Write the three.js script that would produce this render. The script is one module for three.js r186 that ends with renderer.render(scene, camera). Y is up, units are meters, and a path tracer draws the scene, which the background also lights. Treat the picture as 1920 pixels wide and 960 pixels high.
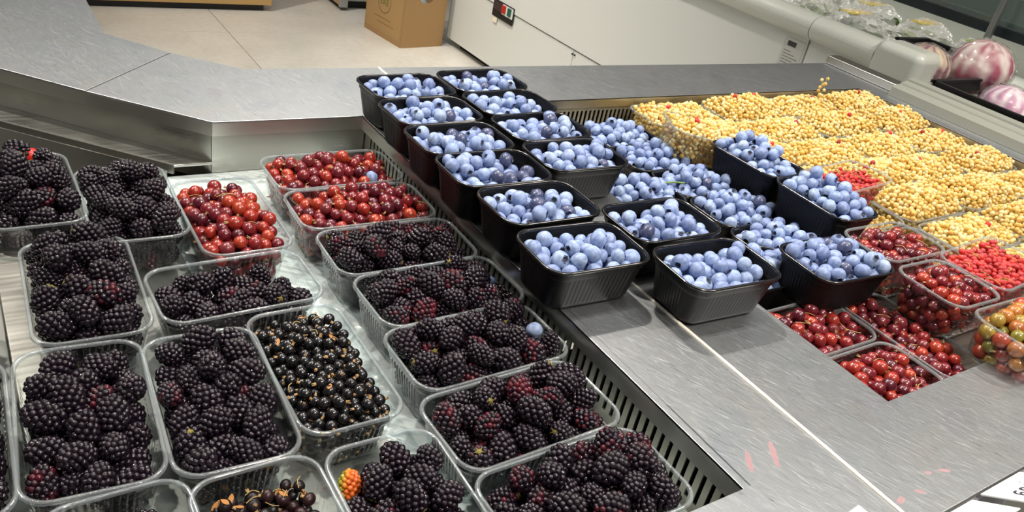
import * as THREE from 'three';
import { RoundedBoxGeometry } from 'three/addons/geometries/RoundedBoxGeometry.js';
import { RectAreaLightUniformsLib } from 'three/addons/lights/RectAreaLightUniformsLib.js';
import { mergeGeometries, mergeVertices } from 'three/addons/utils/BufferGeometryUtils.js';
import { ImprovedNoise } from 'three/addons/math/ImprovedNoise.js';

// ------------------------------------------------------------------ camera, lamps, exposure
const scene = new THREE.Scene();
scene.background = new THREE.Color(0x000000);
const renderer = new THREE.WebGLRenderer({ antialias: true });
renderer.toneMapping = THREE.LinearToneMapping;
renderer.toneMappingExposure = 1.0;
renderer.shadowMap.enabled = true;
const CY = 0.85;                                   // height of the steel counter top
const FOCAL = 1518;                                // pixels of a 1920 x 960 frame
const camera = new THREE.PerspectiveCamera(2 * Math.atan(480 / FOCAL) * 180 / Math.PI, 2, 0.02, 60);
const RIGHT = new THREE.Vector3(0.83010, 0.18391, 0.52641), DOWN = new THREE.Vector3(-0.13544, -0.84928, 0.51028), FWD = new THREE.Vector3(0.54091, -0.49488, -0.68008);
camera.position.set(0, CY + 0.48, 0);
camera.up.copy(DOWN).negate();
camera.lookAt(camera.position.clone().add(FWD));
scene.add(camera);
RectAreaLightUniformsLib.init();

const TUBES = [[0.75, -0.75, 1.5, 0.1], [0.55, -2.35, 1.5, 0.1], [1.7, -0.55, 1.2, 0.1], [1.6, -3.9, 1.5, 0.1], [-1.5, -1.6, 1.5, 0.1], [0.4, 1.1, 1.5, 0.1]];   // x, z, length, width of the ceiling luminaires
const SPOTS = [[-0.5, -2.3, 0.45, -0.75], [0.9, -1.9, 1.0, -0.8], [0.6, 0.9, 0.6, -0.5], [2.3, 0.4, 1.4, -0.7], [0.2, -3.6, 1.3, -3.6], [1.2, -3.0, 2.1, -2.9], [2.4, 0.6, 2.5, -1.1]];   // x, z and the point it is aimed at
const TUBE_POWER = 31, SPOT_POWER = 15, CEIL_Y = 3.1;

// ------------------------------------------------------------------ helpers
let seed = 12345;
function rnd() { seed = (seed * 1664525 + 1013904223) >>> 0; return seed / 4294967296; }
const rr = (a, b) => a + (b - a) * rnd();
const pick = a => a[Math.floor(rnd() * a.length)];
const noise = new ImprovedNoise();
const V3 = (x, y, z) => new THREE.Vector3(x, y, z);
const used = {};
function numbered(n) { const k = used[n] = (used[n] ?? -1) + 1; return k ? n + '_' + String(k).padStart(3, '0') : n; }
function tag(o, label, category, group, kind) { if (label) o.userData.label = label; if (category) o.userData.category = category; if (group) o.userData.group = group; if (kind) o.userData.kind = kind; return o; }
function thing(name, label, category, pos = [0, 0, 0], turn = 0, group, kind) {
  const o = new THREE.Group(); o.name = numbered(name); o.position.set(...pos); o.rotation.y = turn; scene.add(o);
  return tag(o, label, category, group, kind);
}
function mesh(name, geo, mat, parent) {
  const m = new THREE.Mesh(geo, mat); m.name = parent ? name : numbered(name); m.castShadow = m.receiveShadow = true; (parent || scene).add(m); return m;
}
function metreUV(g) {                               // uv in metres from the dominant axis of the normal
  g = g.index ? g.toNonIndexed() : g; const p = g.attributes.position, n = g.attributes.normal, uv = new Float32Array(p.count * 2);
  for (let i = 0; i < p.count; i++) {
    const ax = Math.abs(n.getX(i)), ay = Math.abs(n.getY(i)), az = Math.abs(n.getZ(i));
    if (ay >= ax && ay >= az) { uv[2 * i] = p.getX(i); uv[2 * i + 1] = p.getZ(i); }
    else if (ax >= az) { uv[2 * i] = p.getZ(i); uv[2 * i + 1] = p.getY(i); }
    else { uv[2 * i] = p.getX(i); uv[2 * i + 1] = p.getY(i); }
  }
  g.setAttribute('uv', new THREE.BufferAttribute(uv, 2)); return g;
}
function box(x0, x1, y0, y1, z0, z1) { const g = new THREE.BoxGeometry(x1 - x0, y1 - y0, z1 - z0); g.translate((x0 + x1) / 2, (y0 + y1) / 2, (z0 + z1) / 2); return metreUV(g); }
function rbox(x0, x1, y0, y1, z0, z1, r = 0.002, s = 2) { const g = new RoundedBoxGeometry(x1 - x0, y1 - y0, z1 - z0, s, r); g.translate((x0 + x1) / 2, (y0 + y1) / 2, (z0 + z1) / 2); return metreUV(g); }
function slab(poly, y0, y1, bevel = 0) {             // a horizontal plate with a plan outline [[x, z], ...]
  const s = new THREE.Shape(poly.map(([x, z]) => new THREE.Vector2(x, -z)));
  const g = new THREE.ExtrudeGeometry(s, { depth: y1 - y0 - 2 * bevel, bevelEnabled: bevel > 0, bevelSize: bevel, bevelOffset: -bevel, bevelThickness: bevel, bevelSegments: 2 });
  g.rotateX(-Math.PI / 2); g.translate(0, y0 + bevel, 0); return metreUV(g);
}
function wallAlong([x0, z0], [x1, z1], y0, y1, t) {   // a vertical plate from one plan point to another, t thick to its left
  const dx = x1 - x0, dz = z1 - z0, l = Math.hypot(dx, dz), nx = dz / l * t, nz = -dx / l * t;
  return slab([[x0, z0], [x1, z1], [x1 + nx, z1 + nz], [x0 + nx, z0 + nz]], y0, y1);
}
function tube(pts, r, seg = 12, rad = 6) { return new THREE.TubeGeometry(new THREE.CatmullRomCurve3(pts.map(p => V3(...p))), seg, r, rad); }
function paint(g, c) { const col = c instanceof THREE.Color ? c : new THREE.Color(c), n = g.attributes.position.count, a = new Float32Array(n * 3); for (let i = 0; i < n; i++) { a[3 * i] = col.r; a[3 * i + 1] = col.g; a[3 * i + 2] = col.b; } g.setAttribute('color', new THREE.BufferAttribute(a, 3)); return g; }
function canvasTex(w, h, draw, srgb = true, rep) {
  const c = document.createElement('canvas'); c.width = w; c.height = h; draw(c.getContext('2d'), w, h);
  const t = new THREE.CanvasTexture(c); if (srgb) t.colorSpace = THREE.SRGBColorSpace; t.wrapS = t.wrapT = THREE.RepeatWrapping; if (rep) t.repeat.set(...rep); return t;
}
function dataTex(w, h, f, srgb, rep) {
  const d = new Uint8Array(w * h * 4); for (let y = 0; y < h; y++) for (let x = 0; x < w; x++) { const c = f(x, y), i = 4 * (y * w + x); const a = Array.isArray(c) ? c : [c, c, c]; for (let k = 0; k < 3; k++) d[i + k] = Math.max(0, Math.min(255, a[k])); d[i + 3] = 255; }
  const t = new THREE.DataTexture(d, w, h); t.magFilter = THREE.LinearFilter; if (srgb) t.colorSpace = THREE.SRGBColorSpace; t.wrapS = t.wrapT = THREE.RepeatWrapping; if (rep) t.repeat.set(...rep); t.needsUpdate = true; return t;
}
const std = (o) => new THREE.MeshStandardMaterial(o), phy = (o) => new THREE.MeshPhysicalMaterial(o);

// ------------------------------------------------------------------ materials
function scratches(ctx, w, h, base, n, dark, light, ang, spread) {
  ctx.fillStyle = base; ctx.fillRect(0, 0, w, h);
  for (let i = 0; i < n; i++) {
    const a = ang + (rnd() + rnd() - 1) * spread, l = rr(8, 75) * (rnd() < 0.08 ? 2.4 : 1), x = rr(0, w), y = rr(0, h), dx = Math.cos(a) * l / 2, dy = Math.sin(a) * l / 2;
    ctx.strokeStyle = rnd() < 0.55 ? light : dark; ctx.globalAlpha = Math.min(1, rr(0.06, 0.5) * (rnd() < 0.2 ? 2 : 1)); ctx.lineWidth = rr(0.6, 2.0);
    for (const ox of [-w, 0, w]) for (const oy of [-h, 0, h]) { if (x + ox < -300 || x + ox > w + 300 || y + oy < -300 || y + oy > h + 300) continue; ctx.beginPath(); ctx.moveTo(x + ox - dx, y + oy - dy); ctx.lineTo(x + ox + dx, y + oy + dy); ctx.stroke(); }
  }
  ctx.globalAlpha = 1;
}
const REP = [1 / 0.45, 1 / 0.45], GRAIN = -1.2;   // direction of the polishing marks
const steelCol = canvasTex(2048, 2048, (c, w, h) => { scratches(c, w, h, '#bcc1c4', 9000, '#8b9296', '#f6f7f7', GRAIN, 0.55); for (let i = 0; i < 90; i++) { c.globalAlpha = rr(0.02, 0.07); c.fillStyle = pick(['#8a96a8', '#c4bcb0', '#7d8488']); c.beginPath(); c.ellipse(rr(200, w - 200), rr(200, h - 200), rr(30, 180), rr(20, 100), rr(0, 3), 0, 7); c.fill(); } c.globalAlpha = 1; }, true, REP);
const steelRough = canvasTex(2048, 2048, (c, w, h) => scratches(c, w, h, '#6a6a6a', 7000, '#343434', '#b8b8b8', GRAIN, 0.5), false, REP);
const steelBump = canvasTex(2048, 2048, (c, w, h) => scratches(c, w, h, '#808080', 5000, '#383838', '#b0b0b0', GRAIN, 0.5), false, REP);
const M = {};
M.steel = std({ color: 0xffffff, map: steelCol, metalness: 1, roughness: 1.0, roughnessMap: steelRough, bumpMap: steelBump, bumpScale: 0.0003 });
const satinRough = dataTex(256, 256, (x, y) => 105 + 25 * noise.noise(x * 0.011, y * 0.3, 2) + 30 * noise.noise(x * 0.03, y * 0.03, 5), false, [1 / 0.4, 1 / 0.4]);
M.satin = std({ color: 0xb9b9b2, metalness: 1, roughness: 0.8, roughnessMap: satinRough });
M.dull = std({ color: 0x9c9e9a, metalness: 1, roughness: 0.62 });
M.lip = std({ color: 0xd8d6d0, metalness: 1, roughness: 0.3 });
M.grille = std({ color: 0xa9a79c, metalness: 0.85, roughness: 0.45 });
M.seam = std({ color: 0xd9d2c6, roughness: 0.45 });
const filmTex = dataTex(512, 512, (x, y) => { const u = x / 512 * Math.PI * 2, v = y / 512 * Math.PI * 2, p = (f, o) => noise.noise(Math.cos(u) * f + o, Math.sin(u) * f + Math.cos(v) * f, Math.sin(v) * f + o); return 128 + 240 * Math.abs(p(2.2, 1)) - 60 + 60 * p(7, 4); }, false, [1 / 0.3, 1 / 0.3]);
M.film = phy({ color: 0xc3cfce, roughness: 0.28, metalness: 0, clearcoat: 0.6, clearcoatRoughness: 0.1, bumpMap: filmTex, bumpScale: 0.004 });
M.clear = phy({ color: 0xf4f8f8, transmission: 1, thickness: 0, roughness: 0.06, ior: 1.5 });
M.clearRim = phy({ color: 0xdfe7ea, transmission: 0.84, thickness: 0, roughness: 0.1, ior: 1.6 });
M.blackPlastic = phy({ color: 0x09090a, roughness: 0.45, specularIntensity: 0.55 });
M.blackRim = phy({ color: 0x121213, roughness: 0.22, clearcoat: 0.6, clearcoatRoughness: 0.15 });
M.white = std({ color: 0xd6dad6, roughness: 0.4 });
M.rail = phy({ color: 0xc4c8bf, roughness: 0.35, clearcoat: 0.2 });
M.rail2 = phy({ color: 0x878a82, roughness: 0.4 });
M.black = std({ color: 0x111113, roughness: 0.5 });
M.crate = std({ color: 0x17181a, roughness: 0.45 });
M.ceiling = std({ color: 0xc8cacc, roughness: 0.9 });
M.wall = std({ color: 0xc8ccd0, roughness: 0.9 });

// ------------------------------------------------------------------ the setting: floor tiles, walls, ceiling, luminaires
const X0 = -3.5, X1 = 4.6, Z0 = -5.6, Z1 = 2.4;
{
  const fl = mesh('floor', box(X0, X1, -0.12, -0.012, Z0, Z1), std({ color: 0x8d867a, roughness: 0.9 })); tag(fl, 'pale beige tiled shop floor behind the counter', 'floor', null, 'structure');
  const tileMats = [0, 1, 2].map(k => { const t = dataTex(256, 256, (x, y) => { const n = 9 * noise.noise(x * 0.02, y * 0.02, k * 7) + 7 * noise.noise(x * 0.12, y * 0.12, k * 3) + rr(-3, 3); return [206 + n + k * 2, 204 + n + k * 2, 197 + n + k]; }, true, [1 / 1.0, 1 / 1.0]); return std({ color: 0xffffff, map: t, roughness: 0.42 }); });
  const tw = 1.2, td = 0.6, ox = 1.18 - 3 * tw, oz = -4.12 - 2 * td; let k = 0;
  const tg = rbox(0.0015, tw - 0.0015, -0.012, 0, 0.0015, td - 0.0015, 0.0015, 1);
  for (let i = -1; i < 6; i++) for (let j = -1; j < 13; j++) {
    const x = ox + i * tw, z = oz + j * td; if (x < X0 || x + tw > X1 || z < Z0 || z + td > Z1) continue;
    const t = mesh('tile', tg, tileMats[k++ % 3], fl); t.position.set(x, 0, z);
  }
  const S = (n, g, m, l) => tag(mesh(n, g, m), l, 'wall', null, 'structure');
  S('wall_back', box(X0 - 0.1, X1 + 0.1, 0, CEIL_Y + 0.5, Z0 - 0.1, Z0), M.wall, 'pale far wall of the shop hall');
  S('wall_front', box(X0 - 0.1, X1 + 0.1, 0, CEIL_Y + 0.5, Z1, Z1 + 0.1), M.wall, 'pale near wall of the shop hall');
  S('wall_left', box(X0 - 0.1, X0, 0, CEIL_Y + 0.5, Z0, Z1), M.wall, 'pale left wall of the shop hall');
  S('wall_right', box(X1, X1 + 0.1, 0, CEIL_Y + 0.5, Z0, Z1), M.wall, 'pale right wall of the shop hall');
  tag(mesh('ceiling', box(X0 - 0.1, X1 + 0.1, CEIL_Y + 0.4, CEIL_Y + 0.5, Z0 - 0.1, Z1 + 0.1), M.ceiling), 'pale shop ceiling above the lamps', 'ceiling', null, 'structure');
  const glow = std({ color: 0x222222, emissive: 0xfff6e6, emissiveIntensity: 6 });
  const housing = std({ color: 0xdcdcdc, roughness: 0.5 });
  for (const [x, z, l, w] of TUBES) {
    const o = thing('ceiling_lamp', 'long linear lamp hung under the ceiling', 'lamp', [x, CEIL_Y, z], 0, 'linear ceiling lamps');
    mesh('housing', box(-l / 2, l / 2, 0, 0.05, -w / 2, w / 2), housing, o);
    mesh('rod', box(-0.5, -0.49, 0.05, 0.4, -0.005, 0.005), housing, o); mesh('rod', box(0.49, 0.5, 0.05, 0.4, -0.005, 0.005), housing, o);
    mesh('diffuser', box(-l / 2 + 0.01, l / 2 - 0.01, -0.004, 0, -w / 2 + 0.01, w / 2 - 0.01), glow, o);
    const L = new THREE.RectAreaLight(0xfffaf5, TUBE_POWER, l - 0.02, w - 0.02); L.position.set(x, CEIL_Y - 0.012, z); L.lookAt(x, 0, z); L.name = 'ceiling_lamp_light'; scene.add(L);
  }
  for (const [x, z, tx, tz] of SPOTS) {
    const d = V3(tx - x, CY - CEIL_Y, tz - z).normalize();
    const o = thing('track_spotlight', 'white track spotlight under the ceiling aimed at the produce', 'lamp', [x, CEIL_Y, z], 0, 'track spotlights');
    const head = new THREE.LatheGeometry([[0.0001, -0.14], [0.05, -0.14], [0.055, -0.12], [0.055, 0.05], [0.05, 0.06]].map(p => new THREE.Vector2(...p)), 20); head.rotateX(Math.PI); head.applyQuaternion(new THREE.Quaternion().setFromUnitVectors(V3(0, -1, 0), d));
    mesh('head', head, housing, o);
    mesh('stem', box(-0.008, 0.008, 0.04, 0.4, -0.008, 0.008), housing, o);
    const lens = new THREE.CircleGeometry(0.048, 20); lens.rotateX(Math.PI / 2); lens.applyQuaternion(new THREE.Quaternion().setFromUnitVectors(V3(0, -1, 0), d)); lens.translate(d.x * 0.05, d.y * 0.05, d.z * 0.05);
    mesh('lens', lens, glow, o);
    const s = new THREE.SpotLight(0xfff4e8, SPOT_POWER, 0, 0.5, 0.7, 2); s.position.set(x + d.x * 0.07, CEIL_Y + d.y * 0.07, z + d.z * 0.07); s.target.position.set(tx, CY, tz); s.castShadow = true; s.shadow.radius = 2.3; s.shadow.mapSize.set(1024, 1024); s.name = 'track_spotlight_light'; scene.add(s, s.target);
  }
}

// ------------------------------------------------------------------ the stainless steel island counter
const EX = 0.517, FZ = -0.268, RZ = -1.088, BX0 = 0.771, BX1 = 1.85, BZ0 = -1.12, BZ1 = -0.294, OUT = -1.298, FRONT = -0.172, SEAM = 0.638;
const LFLOOR = CY - 0.080, RFLOOR = CY - 0.070;
const counter = thing('display_counter', 'stainless steel chilled display island with two sunken bins', 'counter');
{
  const T = 0.003, top = (poly, l) => { const m = mesh('top_panel', slab(poly, CY - T, CY, 0.0006), M.steel, counter); if (l) m.userData.label = l; };
  top([[0.150, -1.218], [0.3, -1.378], [0.218, -1.474], [0.222, -2.7], [-0.75, -2.7], [-0.75, -2.1]], 'steel top of the diagonal corner');
  top([[0.1512, -1.2168], [0.291, -1.09], [EX, RZ], [SEAM, RZ], [SEAM, OUT], [0.396, OUT], [0.3012, -1.3768]]);
  top([[EX, RZ], [SEAM - 0.001, RZ], [SEAM - 0.001, FRONT], [-0.75, FRONT], [-0.75, FZ], [EX, FZ]]);
  top([[SEAM + 0.001, OUT], [2.0, OUT], [2.0, BZ0], [BX0, BZ0], [BX0, BZ1], [1.9, BZ1], [1.9, FRONT], [SEAM + 0.001, FRONT]]);
  top([[BX1, BZ0], [1.96, BZ0], [1.96, FRONT], [1.9, FRONT], [1.9, BZ1], [BX1, BZ1]]);
  mesh('seam_strip', rbox(SEAM - 0.0022, SEAM + 0.0022, CY - 0.004, CY + 0.0016, OUT, FRONT, 0.0012), M.seam, counter);
  // turned-down lips
  const lip = (a, b, h = 0.022) => mesh('lip', wallAlong(a, b, CY - h, CY - 0.0006, 0.0025), M.lip, counter);
  lip([EX, RZ], [EX, FZ]); lip([0.291, -1.09], [EX, RZ]); lip([0.15, -1.218], [0.291, -1.09]); lip([-0.75, -2.1], [0.15, -1.218]); lip([EX, FZ], [-0.75, FZ]);
  lip([BX1, BZ0], [BX1, BZ1]); lip([BX0, BZ0], [BX1, BZ0], 0.018); lip([BX0, BZ1], [BX0, BZ0], 0.004); lip([BX1, BZ1], [BX0, BZ1], 0.004);
  // slotted air grilles
  const grille = (len, h, slotW, pitch, y0, y1, slant = 0) => {
    const s = new THREE.Shape([[0, 0], [len, 0], [len, h], [0, h]].map(p => new THREE.Vector2(...p)));
    for (let u = 0.02; u < len - 0.02; u += pitch) s.holes.push(new THREE.Path([[u, y0], [u + slotW, y0], [u + slotW + slant, y1], [u + slant, y1]].map(p => new THREE.Vector2(...p))));
    return metreUV(new THREE.ExtrudeGeometry(s, { depth: 0.002, bevelEnabled: false }));
  };
  const g1 = grille(-FZ + 0.0 - RZ - (-FZ) * 2 + 0.0, 0.085, 0.0048, 0.0118, 0.018, 0.066);
  const gm = mesh('slotted_grille', g1, M.grille, counter); gm.rotation.y = -Math.PI / 2; gm.position.set(EX + 0.010, CY - 0.085, RZ); gm.userData.label = 'slotted grille beside the blackberries';
  const g2 = grille(BX1 - BX0 - 0.01, 0.07, 0.0052, 0.0105, 0.006, 0.044);
  const gm2 = mesh('slotted_grille', g2, M.grille, counter); gm2.position.set(BX0 + 0.004, CY - 0.07, BZ0 - 0.006); gm2.userData.label = 'slotted rear grille behind the white currants';
  mesh('light_block_plates', mergeGeometries([box(0.706, 0.708, RFLOOR - 0.03, CY - 0.003, RZ - 0.03, FRONT - 0.02), box(0.706, BX1 + 0.04, RFLOOR - 0.03, RFLOOR - 0.006, BZ0 - 0.004, BZ0)]), M.satin, counter);  // unseen plates added to block light behind the grille, keeping the slots dark
  mesh('body_panel', box(-0.75, -0.745, 0, CY - 0.003, -2.7, FRONT - 0.02), M.satin, counter);  // unseen end panel added to stop light leaking in under the counter
  // bin liners
  mesh('liner_wall', wallAlong([0.2905, RZ - 0.003], [EX + 0.01, RZ - 0.003], LFLOOR - 0.01, CY - 0.003, 0.002), M.satin, counter);
  // sloped diagonal wall from the lip down to the ledge
  const U0 = [0.287, -1.093], U1 = [-0.73, -2.09], W0 = [0.238, -1.088], W1 = [-0.79, -2.04], yl = CY - 0.062;
  mesh('liner_wall', wallAlong(U1, [0.2895, -1.0915], yl - 0.03, CY - 0.003, 0.002), M.satin, counter);
  mesh('ledge', slab([[0.291, -1.089], [0.238, -1.0885], [-0.79, -2.04], [-0.735, -2.095]], yl - 0.004, yl, 0.001), M.satin, counter);
  mesh('ledge_lip', wallAlong([-0.793, -2.037], [0.236, -1.0855], yl - 0.012, yl + 0.002, 0.004), M.lip, counter);
  mesh('liner_wall', wallAlong([-0.80, -2.032], [0.226, -1.08], CY - 0.26, yl - 0.003, 0.002), M.satin, counter);
  mesh('bin_floor', slab([[-0.75, FZ], [0.3, FZ], [0.3, -0.78], [0.2, -0.78], [0.2, -1.06], [-0.75, -1.06]], LFLOOR - 0.006, LFLOOR), M.dull, counter); mesh('bin_floor', slab([[0.3, FZ], [EX + 0.012, FZ], [EX + 0.012, RZ - 0.002], [0.2, RZ - 0.002], [0.2, -0.78], [0.3, -0.78]], LFLOOR - 0.006, LFLOOR), M.film, counter).userData.label = 'wet plastic sheet lining the bin floor';
  mesh('bin_floor', slab([[-0.75, -1.06], [0.21, -1.06], [0.21, -1.1], [-0.8, -2.05]], CY - 0.26, CY - 0.255), M.satin, counter);
  mesh('bin_floor', box(BX0 - 0.06, BX1 + 0.04, RFLOOR - 0.006, RFLOOR, BZ0 - 0.004, FRONT - 0.01), M.satin, counter);
  mesh('liner_wall', box(BX1 + 0.002, BX1 + 0.004, RFLOOR, CY - 0.003, BZ0, FRONT - 0.01), M.satin, counter);
  mesh('liner_wall', box(-0.75, EX, LFLOOR, CY - 0.02, FZ + 0.003, FZ + 0.005), M.satin, counter);
  mesh('divider_bar', rbox(0.006, 0.05, LFLOOR, LFLOOR + 0.03, -1.05, -0.30, 0.003), M.satin, counter);
  // outer body
  mesh('body_panel', box(0.24, 1.99, 0.1, CY - 0.003, OUT + 0.02, OUT + 0.025), M.satin, counter);
  mesh('body_panel', wallAlong([0.4, OUT + 0.02], [0.235, -1.46], 0.1, CY - 0.003, 0.004), M.satin, counter);
  mesh('body_panel', box(0.2, 0.204, 0.1, CY - 0.003, -2.7, -1.46), M.satin, counter);
  mesh('body_panel', box(-0.75, 1.96, 0.0, CY - 0.03, FRONT - 0.02, FRONT - 0.015), M.satin, counter);
  mesh('body_panel', box(1.955, 1.96, 0.0, CY - 0.003, OUT + 0.02, FRONT - 0.02), M.satin, counter);
  mesh('plinth', box(-0.7, 1.9, 0.0, 0.1, OUT + 0.06, FRONT - 0.06), M.black, counter);
  mesh('plinth', box(-0.7, 0.16, 0.0, 0.1, -2.65, OUT + 0.06), M.black, counter);
  // outer right rails
  mesh('edge_rail', rbox(1.94, 1.99, CY, CY + 0.022, OUT - 0.002, -0.2, 0.004), M.lip, counter);
  const prof = new THREE.Shape([[0, 0], [0.006, 0.02], [0.02, 0.026], [0.035, 0.026], [0.037, 0.030], [0.058, 0.034], [0.06, 0.039], [0.082, 0.042], [0.095, 0.036], [0.1, 0.0]].map(p => new THREE.Vector2(...p)));
  const rg = new THREE.ExtrudeGeometry(prof, { depth: 0.9, bevelEnabled: false }); rg.translate(1.905, CY + 0.0005, -1.075);
  const rl = mesh('bumper_rail', metreUV(rg), M.rail2, counter); rl.userData.label = 'grey ribbed plastic bumper rail';
  // price rail with labels along the front edge
  mesh('price_rail', box(-0.75, 1.96, CY - 0.05, CY - 0.006, FRONT, FRONT + 0.004), std({ color: 0x7c7c84, roughness: 0.4 }), counter);
  // stains of berry juice
  const stain = phy({ color: 0xf5e2e4, roughness: 0.5, transmission: 0.94, thickness: 0 });
  const smear = (px, pz, l, w, a) => { const pts = []; for (let i = 0; i < 14; i++) { const t = i / 14 * Math.PI * 2, r = 1 + 0.35 * noise.noise(i * 1.7, px * 30, pz * 30); pts.push(new THREE.Vector2(Math.cos(t) * l * r, Math.sin(t) * w * r)); } const g = new THREE.ExtrudeGeometry(new THREE.Shape(pts), { depth: 0.0002, bevelEnabled: false }); g.rotateX(-Math.PI / 2); g.rotateY(a); g.translate(px, CY + 0.0002, pz); mesh('juice_stain', g, stain, counter); };
  smear(0.548, -0.29, 0.013, 0.003, 0.95); smear(0.58, -0.288, 0.016, 0.0032, 0.95); smear(0.732, -0.204, 0.007, 0.0018, -0.5); smear(0.68, -0.197, 0.006, 0.0018, -0.6); smear(0.713, -0.209, 0.004, 0.0014, -0.4); smear(0.651, -0.198, 0.006, 0.003, 0.2);
}

// ------------------------------------------------------------------ punnets
function ring(L, W, rc, inset, ribs, amp) {           // points of a rounded rectangle, long side along x
  const hx = L / 2 - inset, hz = W / 2 - inset, r = Math.max(0.002, rc - inset * 0.6), out = [], cs = 6;
  const side = (x0, z0, x1, z1, nx, nz, n) => { for (let i = 0; i < n * 4; i++) { const t = (i + 0.5) / (n * 4), k = i % 4, o = (k === 1 || k === 2) ? amp : 0; out.push([x0 + (x1 - x0) * t + nx * o, z0 + (z1 - z0) * t + nz * o]); } };
  const corner = (cx, cz, a0) => { for (let i = 0; i <= cs; i++) { const a = a0 + i / cs * Math.PI / 2; out.push([cx + Math.cos(a) * r, cz + Math.sin(a) * r]); } };
  side(hx, -hz + r, hx, hz - r, 1, 0, ribs[1]); corner(hx - r, hz - r, 0);
  side(hx - r, hz, -hx + r, hz, 0, 1, ribs[0]); corner(-hx + r, hz - r, Math.PI / 2);
  side(-hx, hz - r, -hx, -hz + r, -1, 0, ribs[1]); corner(-hx + r, -hz + r, Math.PI);
  side(-hx + r, -hz, hx - r, -hz, 0, -1, ribs[0]); corner(hx - r, -hz + r, Math.PI * 1.5);
  return out;
}
function loft(levels, cap) {                            // levels: [ring, y]; joins rings into a sheet, optionally closed at the first level
  const n = levels[0][0].length, pos = [], idx = [];
  for (const [rg, y] of levels) for (const [x, z] of rg) pos.push(x, y, z);
  for (let l = 0; l < levels.length - 1; l++) for (let i = 0; i < n; i++) { const j = (i + 1) % n, a = l * n + i, b = l * n + j, c = a + n, d = b + n; idx.push(a, c, b, b, c, d); }
  if (cap !== undefined) { const c = pos.length / 3; pos.push(0, cap, 0); for (let i = 0; i < n; i++) idx.push(i, (i + 1) % n, c); }
  const g = new THREE.BufferGeometry(); g.setAttribute('position', new THREE.Float32BufferAttribute(pos, 3)); g.setIndex(idx); g.computeVertexNormals();
  const uv = new Float32Array(pos.length / 3 * 2); for (let i = 0; i < uv.length / 2; i++) { uv[2 * i] = pos[3 * i]; uv[2 * i + 1] = pos[3 * i + 2]; } g.setAttribute('uv', new THREE.BufferAttribute(uv, 2));
  return g;
}
const TAPER = 0.010, shapeCache = {};
function punnetShapes(L, W, H, black) {
  const key = [L, W, H, black].join(); if (shapeCache[key]) return shapeCache[key];
  const rc = black ? 0.024 : 0.023, ribs = [Math.round(L / 0.0095), Math.round(W / 0.0105)], amp = black ? 0.00045 : 0.001, f = 0.0036;
  const R = (ins, a = 0) => ring(L, W, rc, ins, ribs, a);
  const at = y => f + TAPER * (1 - y / H);
  const body = loft([[R(f + TAPER + 0.014), 0.0025], [R(f + TAPER + 0.011), 0.0], [R(f + TAPER + 0.003), 0.0], [R(at(0.004)), 0.005], [R(at(0.008), amp), 0.009], [R(at(H * 0.72), amp), H * 0.72], [R(at(H * 0.74)), H * 0.76], [R(at(H * 0.8) - 0.001), H * 0.8], [R(f), H - 0.001]], 0.0025);
  const rim = loft([[R(f + 0.0004), H - 0.003], [R(f), H - 0.0005], [R(f - 0.0012), H], [R(0.0012), H], [R(0.0003), H - 0.0008], [R(0), H - 0.0028], [R(0.0012), H - 0.003]]);
  return shapeCache[key] = { body, rim };
}
const punnets = [];
const UP = V3(0, 1, 0);
function punnet(o) {                                    // o: kind, fruit, x, z, rim height above the counter, turn, label, where
  const black = o.kind === 'black', L = o.L ?? (black ? 0.142 : 0.185), W = o.W ?? (black ? 0.0965 : 0.1045), H = o.H ?? 0.058;
  const s = punnetShapes(L, W, H, black);
  const g = thing('punnet', o.label, 'punnet', [o.x, CY + o.rim - H, o.z], 0);
  g.quaternion.setFromEuler(new THREE.Euler(o.tx || 0, o.turn || 0, o.tz || 0, 'XYZ'));
  mesh('tray', s.body, black ? M.blackPlastic : M.clear, g); mesh('rim', s.rim, black ? M.blackRim : M.clearRim, g);
  g.updateMatrixWorld();
  const p = { ...o, L, W, H, black, g }; punnets.push(p); return p;
}
const nth = ['first', 'second', 'third', 'fourth', 'fifth', 'sixth', 'seventh'];
const Q = Math.PI / 2;
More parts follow.
